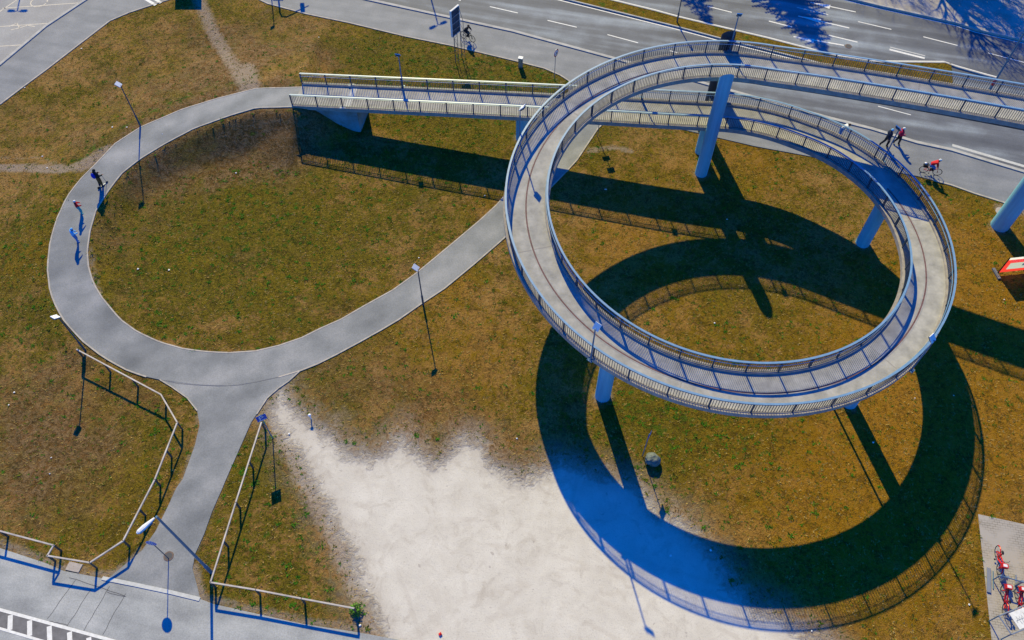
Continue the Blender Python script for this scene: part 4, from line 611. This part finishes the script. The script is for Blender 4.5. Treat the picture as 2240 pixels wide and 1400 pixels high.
# ---------------------------------------------------------------- fences
def fence(pts,label,step=2.6):
    t=thing('rail_fence',label,'fence',(pts[0][0],pts[0][1],0)); ox,oy=pts[0]; Z=lambda x,y:TZ(x,y)+1.0
    q=[(x-ox,y-oy,Z(x,y)) for x,y in pts]; mb=MB()
    for a,b in zip(q[:-1],q[1:]):
        A=Vector(a);B=Vector(b); d=B-A; M=Matrix.Rotation(math.atan2(d.y,d.x),3,'Z')@Matrix.Rotation(-math.atan2(d.z,math.hypot(d.x,d.y)),3,'Y'); mb.box((A+B)/2,(d.length+.04,.085,.085),M)
    mb.build('rail','fence_paint',t); 
    done=[]
    for a,b in zip(q[:-1],q[1:]):
        A=Vector(a);B=Vector(b); n=max(1,round((B-A).length/step))
        for k in range(n+1):
            p=A.lerp(B,k/n)
            if any((p-e).length<.5 for e in done): continue
            done.append(p); g=TZ(p.x+ox,p.y+oy); mb=MB(); d=(B-A).normalized(); M=Matrix.Rotation(math.atan2(d.y,d.x),3,'Z'); mb.box((p.x,p.y,(g-.1+p.z-.05)/2),(.10,.10,p.z-.05-g+.1),M); mb.build('post','fence_post',t)
fence(D['fence1'],'pale railed fence left of the path mouth with many bends'); fence(D['fence2'],'grey railed fence right of the path mouth around the grass triangle')
# ---------------------------------------------------------------- red banner
bl=Vector(P['banner_l']); br_=Vector((P['banner_r'][0],P['banner_r'][1],0)); d=(br_-bl).normalized(); LN=3.4; t=thing('banner','red advertising banner with a white top strip standing on grey feet at the right edge','banner',bl,math.atan2(d.y,d.x))
def sheet(x0,z0,x1,z1,name,m,par,y=0):
    q=MB(); q.add([(x0,y,z0),(x1,y,z0),(x1,y,z1),(x0,y,z1)],[(0,1,2,3)]); return q.build(name,m,par,fixn=False)
# the cloth is cut into side by side fields so that sunlight shines through every one of them
q=MB()
for (x0,z0,x1,z1) in [(0,.16,.40,1.62),(2.3,.16,LN,1.62),(.40,.16,2.3,.48),(.40,1.22,2.3,1.62)]: q.add([(x0,0,z0),(x1,0,z0),(x1,0,z1),(x0,0,z1)],[(0,1,2,3)])
o=q.build('panel','cloth_red',t,fixn=False); sheet(0,1.62,LN,1.88,'stripe','cloth_white',o); sheet(.40,.48,2.3,1.22,'picture','cloth_grey',o)
mb=MB()
for z_,x0,x1 in ((1.50,.35,1.9),(1.36,.3,2.3)):
    x=x0
    while x<x1: w_=random.uniform(.08,.2); mb.add([(x,-.006,z_),(x+w_,-.006,z_),(x+w_,-.006,z_+.05),(x,-.006,z_+.05)],[(0,1,2,3)]); x+=w_+.05
mb.build('lettering','cloth_white',o,fixn=False); sheet(1.45,.8,1.95,1.05,'emblem','cloth_blue',o,-.006)
for x in (-.03,LN+.03): mb=MB(); mb.box((x,0,.95),(.06,.06,1.95)); mb.build('post','black',t); mb=MB(); mb.box((x-.1,0,.06),(.22,1.0,.13)); mb.box((x-.1,0,.14),(.1,.6,.04)); mb.build('foot','sign_back',t)
# ---------------------------------------------------------------- bicycles
def wheel(parent,c,r=.34,m='tyre'):
    n=24; pts=[(c[0]+r*math.cos(2*math.pi*k/n),c[1],c[2]+r*math.sin(2*math.pi*k/n)) for k in range(n)]
    mb=MB(); mb.tube(pts,.023,6,closed=True); o=mb.build('wheel',m,parent); rim=MB(); rim.tube([(c[0]+(q[0]-c[0])*.93,q[1],c[2]+(q[2]-c[2])*.93) for q in pts],.012,5,closed=True)
    for k in range(10): a=2*math.pi*k/10; rim.tube([c,(c[0]+r*.92*math.cos(a),c[1],c[2]+r*.92*math.sin(a))],.004,4)
    rim.tube([(c[0],c[1]-.05,c[2]),(c[0],c[1]+.05,c[2])],.03,8); rim.build('rim','chrome',o)
def bicycle(label,group,fm,loc,rz,basket=False,thick=1.0,steer=0,cover=False):
    t=thing('bicycle',label,'bicycle',loc,rz,group); B=.53; r=.34
    wheel(t,(-B,0,r),r); wheel(t,(B,0,r),r)
    f=MB(); k=.02*thick; bb=(-.08,0,.30); st=(-.22,0,.82); hd=(.38,0,.86); hd2=(.42,0,.70); 
    f.tube([bb,st],k,7); f.tube([bb,hd2],k*1.4,7); f.tube([(-.17,0,.62 if thick>1.3 else .74),hd],k,7); f.tube([hd,hd2],k*1.2,7)
    for y in(-.06,.06): f.tube([bb,(-B,y,r)],k*.6,6); f.tube([(-.2,0,.72),(-B,y,r)],k*.6,6); f.tube([hd2,(B,y,r)],k*.8,6)
    f.build('frame',fm,t)
    h=MB(); h.tube([(.37,0,.86),(.35,0,1.02)],.014,6); h.tube([(.22,-.3,1.0),(.33,-.2,1.03),(.36,0,1.03),(.33,.2,1.03),(.22,.3,1.0)],.014,6); h.build('handlebar','black',t)
    s_=MB(); s_.ell((-.26,0,.90),(.14,.075,.035),10); s_.tube([(-.22,0,.82),(-.25,0,.88)],.014,6); s_.build('saddle','black',t)
    c=MB(); c.tube([(bb[0],-.09,bb[2]-.15),(bb[0],-.06,bb[2]),(bb[0],.06,bb[2]),(bb[0],.09,bb[2]+.15)],.012,5); c.box((bb[0],-.12,bb[2]-.15),(.1,.09,.02)); c.box((bb[0],.12,bb[2]+.15),(.1,.09,.02)); c.build('crank','black',t)
    if basket: m_=MB(); m_.box((.56,0,.92),(.26,.34,.22)); o=m_.build('carrier_box',fm,t); w=MB(); w.box((.56,0,1.035),(.16,.22,.01)); w.build('panel','sign_white',o)
    if cover:
        for cx in(-B,B):
            g=MB(); g.sweep([[(cx+rr*math.cos(a_),yy,r+rr*math.sin(a_)) for rr,yy in ((r+.03,-.035),(r+.05,0),(r+.03,.035))] for a_ in np.linspace(.35,2.7,10)],0,False); g.build('mudguard',fm,t)
    return t
# ---------------------------------------------------------------- people
def person(label,loc,rz,J,cols,H=1.75,hat=None,hair='hair_brown',group=None):
    """J overrides joints; x right, y forward, z up, for a 1.75 m body"""
    j=dict(pel=(0,0,.95),waist=(0,0,1.10),chest=(0,.01,1.30),neck=(0,.02,1.47),head=(0,.04,1.58),top=(0,.04,1.70),
      sl=(-.17,0,1.40),el=(-.23,-.02,1.13),wl=(-.24,.06,.90),hl=(-.24,.09,.83),sr=(.17,0,1.40),er=(.23,-.02,1.13),wr=(.24,.06,.90),hr=(.24,.09,.83),
      pl=(-.09,0,.90),kl=(-.10,.02,.50),al=(-.10,-.02,.09),tl=(-.11,.15,.03),pr=(.09,0,.90),kr=(.10,.02,.50),ar=(.10,-.02,.09),tr=(.11,.15,.03)); j.update(J)
    s=H/1.75; names=list(j); ed=[('pel','waist'),('waist','chest'),('chest','neck'),('neck','head'),('head','top'),('chest','sl'),('sl','el'),('el','wl'),('wl','hl'),('chest','sr'),('sr','er'),('er','wr'),('wr','hr'),('pel','pl'),('pl','kl'),('kl','al'),('al','tl'),('pel','pr'),('pr','kr'),('kr','ar'),('ar','tr')]
    rr=dict(pel=(.20,.16),waist=(.20,.16),chest=(.23,.17),neck=(.07,.07),head=(.105,.12),top=(.08,.09),s=(.10,.10),e=(.08,.08),w=(.055,.055),h=(.045,.028),p=(.13,.13),k=(.095,.095),a=(.07,.07),t=(.06,.04))
    me=bpy.data.meshes.new('p'); me.from_pydata([Vector(j[k])*s for k in names],[(names.index(a),names.index(b)) for a,b in ed],[])
    tmp=bpy.data.objects.new('tmp',me); COL.objects.link(tmp); sk=tmp.modifiers.new('s','SKIN'); sv=me.skin_vertices[0].data
    for i,k in enumerate(names):
        q=rr.get(k) or rr[k[0]]; sv[i].radius=(q[0]*s,q[1]*s); sv[i].use_root=(k=='pel')
    tmp.modifiers.new('u','SUBSURF').levels=2; tmp.modifiers['u'].render_levels=2
    dg=bpy.context.evaluated_depsgraph_get(); m2=bpy.data.meshes.new_from_object(tmp.evaluated_get(dg)); bpy.data.objects.remove(tmp)
    zone={}
    top,leg,shoe=cols
    for k in names: zone[k]= 0 if k in('head','top','hl','hr') else (1 if k in('waist','chest','neck','sl','sr','el','er','wl','wr') else (3 if k in('al','ar','tl','tr') else 2))
    m2.materials.clear()
    for q in ('skin',top,leg,shoe): m2.materials.append(MATS[q])
    pts=np.array([j[k] for k in names])*s
    for p in m2.polygons:
        c=np.array(p.center); p.material_index=zone[names[int(np.linalg.norm(pts-c,axis=1).argmin())]]; p.use_smooth=True
    # fingers, nose
    bm=bmesh.new(); bm.from_mesh(m2); extra=MB()
    for sd,h_,w_ in ((-1,'hl','wl'),(1,'hr','wr')):
        h0=Vector(j[h_])*s; dr=(h0-Vector(j[w_])*s).normalized(); side=dr.cross(Vector((0,0,1))) if abs(dr.z)<.9 else Vector((0,1,0)); side.normalize(); cu=dr.cross(side).normalized()
        for k,ln in enumerate((.065,.075,.072,.055)): a=h0+side*(k-1.5)*.02*s; extra.tube([a,a+dr*ln*.55*s,a+dr*ln*.9*s+cu*.02*s],[.009*s,.008*s,.006*s],5)
        extra.tube([h0-dr*.03*s+side*.03*s,h0+dr*.02*s+side*.06*s],[.011*s,.008*s],5)
    hd=Vector(j['head'])*s; fw=Vector((0,1,0)); extra.ell(hd+Vector((0,.105,.0))*s,(.014*s,.02*s,.022*s),6)
    for x in (-.035,.035): extra.ell(hd+Vector((x,.088,.035))*s,(.012*s,.008*s,.008*s),6)
    for x in (-.09,.09): extra.ell(hd+Vector((x,0,.01))*s,(.012*s,.02*s,.03*s),6)
    off=len(bm.verts); nv=[bm.verts.new(v) for v in extra.v]
    for f in extra.f:
        try: bm.faces.new([nv[i] for i in f]).material_index=0
        except ValueError: pass
    bm.to_mesh(m2); bm.free()
    t=thing('person',label,'person',loc,rz,group); o=bpy.data.objects.new('body',m2); COL.objects.link(o); o.parent=t
    hc=hd+Vector((0,-.01,.06))*s; mb=MB(); mb.ell(hc,(.105*s,.12*s,.10*s),12); 
    if hat: mb.build('helmet' if hat[1]=='helmet' else 'cap',hat[0],t,smooth=True); mb=MB(); mb.ell(hc+Vector((0,-.02,-.05))*s,(.098*s,.105*s,.10*s),10); mb.build('hair',hair,t,smooth=True)
    else: mb.build('hair',hair,t,smooth=True)
    return t
# walkers on the far walk
person('person walking away in a dark blue coat and pale blue cap',(*P['ped1'][:2],.05),R(-80),dict(al=(-.09,-.38,.22),kl=(-.10,-.08,.52),tl=(-.1,-.30,.05),kr=(.1,.14,.52),ar=(.1,.10,.09),tr=(.1,.28,.03),wl=(-.24,.22,.95),hl=(-.24,.28,.9),wr=(.24,-.1,.92),hr=(.24,-.12,.85)),('c_navy','c_dark','c_dark'),1.92,('c_lblue','cap'))
person('person walking in a crimson coat and white cap beside the blue coated walker',(*P['ped2'][:2],.05),R(-85),dict(al=(-.09,-.25,.16),kl=(-.10,.0,.5),tl=(-.1,-.12,.04),kr=(.1,.12,.5),ar=(.1,.12,.09),tr=(.1,.28,.03),wl=(-.12,.28,1.05),hl=(-.10,.34,1.05),wr=(.14,.28,1.05),hr=(.12,.34,1.05)),('c_crim','c_dark','c_dark'),1.82,('c_white','cap'))
person('person in a white top bending forward behind the lower ramp railing',(*P['whiteped'][:2],.05),R(-100),dict(waist=(0,.06,1.08),chest=(0,.25,1.22),neck=(0,.38,1.32),head=(0,.47,1.38),top=(0,.53,1.46),sl=(-.17,.30,1.28),sr=(.17,.30,1.28),el=(-.22,.42,1.05),er=(.22,.42,1.05),wl=(-.18,.55,.9),wr=(.18,.55,.9),hl=(-.17,.6,.86),hr=(.17,.6,.86)),('c_white','c_jean','c_white'),1.75)
# trio on the loop path (they travel to the right of the picture's top)
TR=R(70)
person('person in a black jacket and brown shorts, farthest of three on the loop path',P['pack'],R(-35),dict(chest=(0,.03,1.30),er=(.24,.05,1.15),wr=(.22,.30,1.08),hr=(.20,.36,1.06),el=(-.24,.05,1.15),wl=(-.22,.30,1.08),hl=(-.2,.36,1.06),kl=(-.1,-.02,.5),al=(-.1,-.12,.1),tl=(-.1,.02,.04)),('c_dark','c_brown','c_navy'),1.86,('c_dark','cap'))
person('child in a red top and white helmet on the loop path',P['redkid'],R(-55),dict(er=(.26,.10,1.2),wr=(.2,.32,1.1),hr=(.17,.37,1.08),el=(-.26,.10,1.2),wl=(-.2,.32,1.1),hl=(-.17,.37,1.08),kr=(.1,.12,.52)),('c_red','c_teal','c_teal'),1.5,('c_white','helmet'))
person('child in a light blue top and blue helmet on the loop path',P['bluekid'],R(-55),dict(er=(.26,.12,1.2),wr=(.16,.36,1.12),hr=(.12,.4,1.1),el=(-.26,.10,1.2),wl=(-.2,.30,1.0),hl=(-.17,.35,.98),kl=(-.1,.1,.52),chest=(0,.06,1.28),neck=(0,.1,1.45),head=(0,.14,1.56),top=(0,.16,1.68)),('c_lblue','c_jean','c_jean'),1.55,('c_lblue','helmet'))
t=thing('backpack','bright blue backpack worn by the person on the kick scooter','backpack',(P['pack'][0],P['pack'][1],P['pack'][2]),R(-35)); mb=MB(); mb.ell((0,-.22,1.33),(.19,.14,.27),12); mb.build('bag','c_blueb',t,smooth=True); mb=MB(); 
for x in(-.12,.12): mb.tube([(x,-.1,1.5),(x,.10,1.52),(x,.16,1.35),(x,.0,1.12)],.02,5)
mb.build('strap','c_dark',t); mb=MB(); mb.ell((-.12,-.2,1.6),(.05,.05,.06),8); mb.build('pocket','c_orange',t,smooth=True)
def scooter(loc,rz,label):
    t=thing('kick_scooter',label,'scooter',loc,rz); mb=MB(); mb.box((0,.05,.10),(.11,.5,.03)); mb.build('deck','pole_steel',t); mb=MB(); mb.tube([(0,.42,.12),(0,.36,1.0)],.017,6); mb.tube([(-.22,.36,1.0),(.22,.36,1.0)],.014,6); mb.tube([(0,.36,.1),(0,.42,.2)],.02,6); mb.build('handlebar','pole_steel',t)
    for y in(-.32,.46):
        mb=MB(); mb.tube([(-.018,y,.1),(.018,y,.1)],.10,14); mb.build('wheel','tyre',t)
scooter(P['pack'],R(-38),'kick scooter ridden by the person with the blue backpack')

# cyclists
def rider(label,bl_,grp,fm,loc,rz,cols,hat,H=1.75,lean=.3,zb=0):
    loc=(loc[0],loc[1],loc[2]+zb); bicycle(bl_,grp,fm,loc,rz)
    # rider frame: y forward = bike +x
    person(label,loc,rz-math.pi/2,dict(pel=(0,-.24,.97),waist=(0,-.17,1.10),chest=(0,-.02+lean*.3,1.27+.05),neck=(0,.08+lean*.35,1.44),head=(0,.13+lean*.4,1.54),top=(0,.16+lean*.4,1.66),sl=(-.17,.05+lean*.3,1.36),sr=(.17,.05+lean*.3,1.36),el=(-.25,.18+lean*.2,1.15),er=(.25,.18+lean*.2,1.15),wl=(-.27,.25,1.06),wr=(.27,.25,1.06),hl=(-.27,.30,1.05),hr=(.27,.30,1.05),
      pl=(-.09,-.2,.93),pr=(.09,-.2,.93),kl=(-.10,.16,.72),kr=(.10,.20,.80),al=(-.12,-.08,.30),tl=(-.12,.08,.22),ar=(.12,.0,.52),tr=(.12,.14,.46)),cols,H,hat)
def mid(a,b): return ((a[0]+b[0])/2,(a[1]+b[1])/2,0)
a_,b_=P['rcyc_r'],P['rcyc_f']; rider('cyclist in a red jacket and blue jeans riding along the walk on the right','red framed bicycle under the red jacketed cyclist',None,'bike_red',mid(a_,b_),math.atan2(b_[1]-a_[1],b_[0]-a_[0]),('c_red','c_jean','c_dark'),('c_white','helmet'),zb=.05)
t=thing('pannier','black pannier bag with a white bundle on the red bicycle','bag',(*mid(a_,b_)[:2],.05),math.atan2(b_[1]-a_[1],b_[0]-a_[0])); mb=MB(); mb.box((-.55,.0,.80),(.34,.34,.24)); mb.build('bag','black',t); mb=MB(); mb.ell((-.62,.05,.96),(.12,.12,.07),8); mb.build('bundle','c_white',t,smooth=True)
a_,b_=P['bcyc_r'],P['bcyc_f']; rider('cyclist in dark clothes riding on the walk behind the billboard','dark bicycle under the dark clothed cyclist',None,'c_dark',mid(a_,b_),math.atan2(b_[1]-a_[1],b_[0]-a_[0]),('c_dark','c_dark','c_dark'),None,lean=.1,zb=.05)
# ---------------------------------------------------------------- bike station, lower right
ang=math.atan2(P['rack2'][1]-P['rack1'][1],P['rack2'][0]-P['rack1'][0])
t=thing('bike_rack','long blue grey docking rail of the rental bicycle station','bike rack',(P['rack1'][0],P['rack1'][1],.03),ang); mb=MB(); mb.tube([(0,0,0),(0,0,.8),(0.05,0,.85),(4.6,0,.85),(4.6,0,0)],.035,8); mb.tube([(0,-.55,0.03),(0,.55,.03)],.03,8); mb.build('rail','pole_blue',t)
for k in range(5):
    mb=MB(); mb.box((.45+k*.8,.08,.42),(.14,.10,.84)); mb.box((.45+k*.8,.35,.06),(.10,.7,.05)); mb.build('dock','pole_steel',t)
mb=MB(); mb.box((-.25,-.1,.05),(.22,1.5,.06)); mb.build('base_plate','pole_steel',t)
def P2(px): return px
for k,(x,y,hd,lb) in enumerate(D['rbikes']):
    b=bicycle(lb,'red rental bicycles at the docking rail','bike_red',(x,y,.03),hd,True,1.9,cover=True)
t=thing('terminal_canopy','grey framed flat panel with a pale map at the near right corner','display panel',(P['can3'][0],P['can3'][1],.03),R(19))
mb=MB(); 
for (a,b) in [((0,0),(3.2,0)),((0,1.05),(3.2,1.05)),((0,0),(0,1.05)),((3.2,0),(3.2,1.05))]: mb.tube([(a[0],a[1],1.15),(b[0],b[1],1.15)],.04,6)
mb.build('frame','pole_steel',t)
for x,y in ((0,0),(0,1.05),(3.2,0),(3.2,1.05)): mb=MB(); mb.tube([(x,y,0),(x,y,1.15)],.035,6); mb.build('leg','pole_blue',t)
mb=MB(); mb.box((1.1,.52,1.16),(1.0,.92,.03)); o=mb.build('panel','paint_white',t); mb=MB()
mb.box((1.1,.5,1.178),(.78,.02,.004))
for k in range(9):
    x=.75+k*.085; l_=.12+.3*((k*7)%5)/5; mb.box((x,.5+(.1 if k%2 else -.06),1.1785),(l_,.018,.004),Matrix.Rotation(1.2+.25*(k%3),3,'Z'))
mb.build('map_lines','c_steel',o)
# ---------------------------------------------------------------- trees beyond the top edge
def conifer(loc,h,rmax,label):
    t=thing('spruce',label,'tree',loc,0,'spruces beyond the road'); mb=MB(); mb.tube([(0,0,-.2),(0,0,h*.97)],[.22,.03],8); mb.build('trunk','bark',t)
    mb=MB(); z=1.2
    while z<h-.15:
        r=rmax*(1-(z/h))**.85; n=max(6,int(13*r/rmax)+5)
        for k in range(n):
            a=2*math.pi*(k+random.random()*.8)/n; L=r*random.uniform(.75,1.12); dz=-.22*L; steps=max(3,int(L/.28)); d=Vector((math.cos(a),math.sin(a),0)); s_=Vector((-d.y,d.x,0))
            for q in range(steps):
                f=(q+1)/steps; p=Vector((0,0,z))+d*L*f+Vector((0,0,dz*f)); w=.34*(1.15-f)+.10
                for sg in(-1,1): mb.add([p-d*.12,p+s_*sg*w+d*.16-Vector((0,0,.08)),p+d*.22],[(0,1,2)])
        z+=.30+.02*h*random.random()
    mb.build('crown','conifer_green',t,fixn=False)
conifer((24.6,82.8,0),15.3,8.0,'broad dark spruce across the road, its shadow crossing the turn arrows'); conifer((14.6,86.8,0),14.8,6.2,'narrower dark spruce across the road, its shadow tip by the median')
def bare(loc,h,label,seed,spread=1.0,r0=.3):
    random.seed(seed); t=thing('bare_tree',label,'tree',loc,0,'bare trees beyond the road'); tr=MB(); cr=MB()
    def br(mb,p,d,L,r,dep):
        n=4; pts=[p]; rs=[r]; q=p.copy(); dd=d.copy()
        for k in range(n): dd=(dd+Vector((random.gauss(0,.13),random.gauss(0,.13),random.gauss(.04,.08)))).normalized(); q=q+dd*L/n; pts.append(q.copy()); rs.append(r*(1-.45*(k+1)/n))
        mb.tube(pts,rs,5 if dep<3 else 3,cap=False)
        if dep>=5 or r<.008: return
        for k in range(random.choice([4,4,5]) if dep<4 else 3):
            i=random.randint(2,n); az=random.random()*6.283; tilt=random.uniform(.35,.85)*spread; ax=Vector((math.cos(az),math.sin(az),0)); nd=(dd*math.cos(tilt)+ax*math.sin(tilt)+Vector((0,0,.12))).normalized(); br(cr,pts[i],nd,L*random.uniform(.6,.82),rs[i]*.68,dep+1)
    br(tr,Vector((0,0,-.2)),Vector((0,0,1)),h*.32,r0,0); k=h/max(v[2] for v in cr.v)
    for m_ in (tr,cr): m_.v=[(v[0]*k,v[1]*k,v[2]*k) for v in m_.v]
    tr.build('trunk','bark',t); cr.build('crown','bark',t,fixn=False)
bare((32.6,83.0,0),12.5,'slender leafless tree across the road',3,1.0,.22); bare((41.4,80.4,0),15.5,'large leafless tree across the road with a very thick trunk',11,1.15,1.15); bare((47.0,77.0,0),14,'leafless tree across the road at the far right',5,1.1,.5); bare((37.0,85.0,0),14.5,'leafless tree standing back from the road',8,1.1,.4); bare((44.2,83.5,0),15,'leafless tree between the thick trunked tree and the far right one',21,1.1,.45)
random.seed(7)
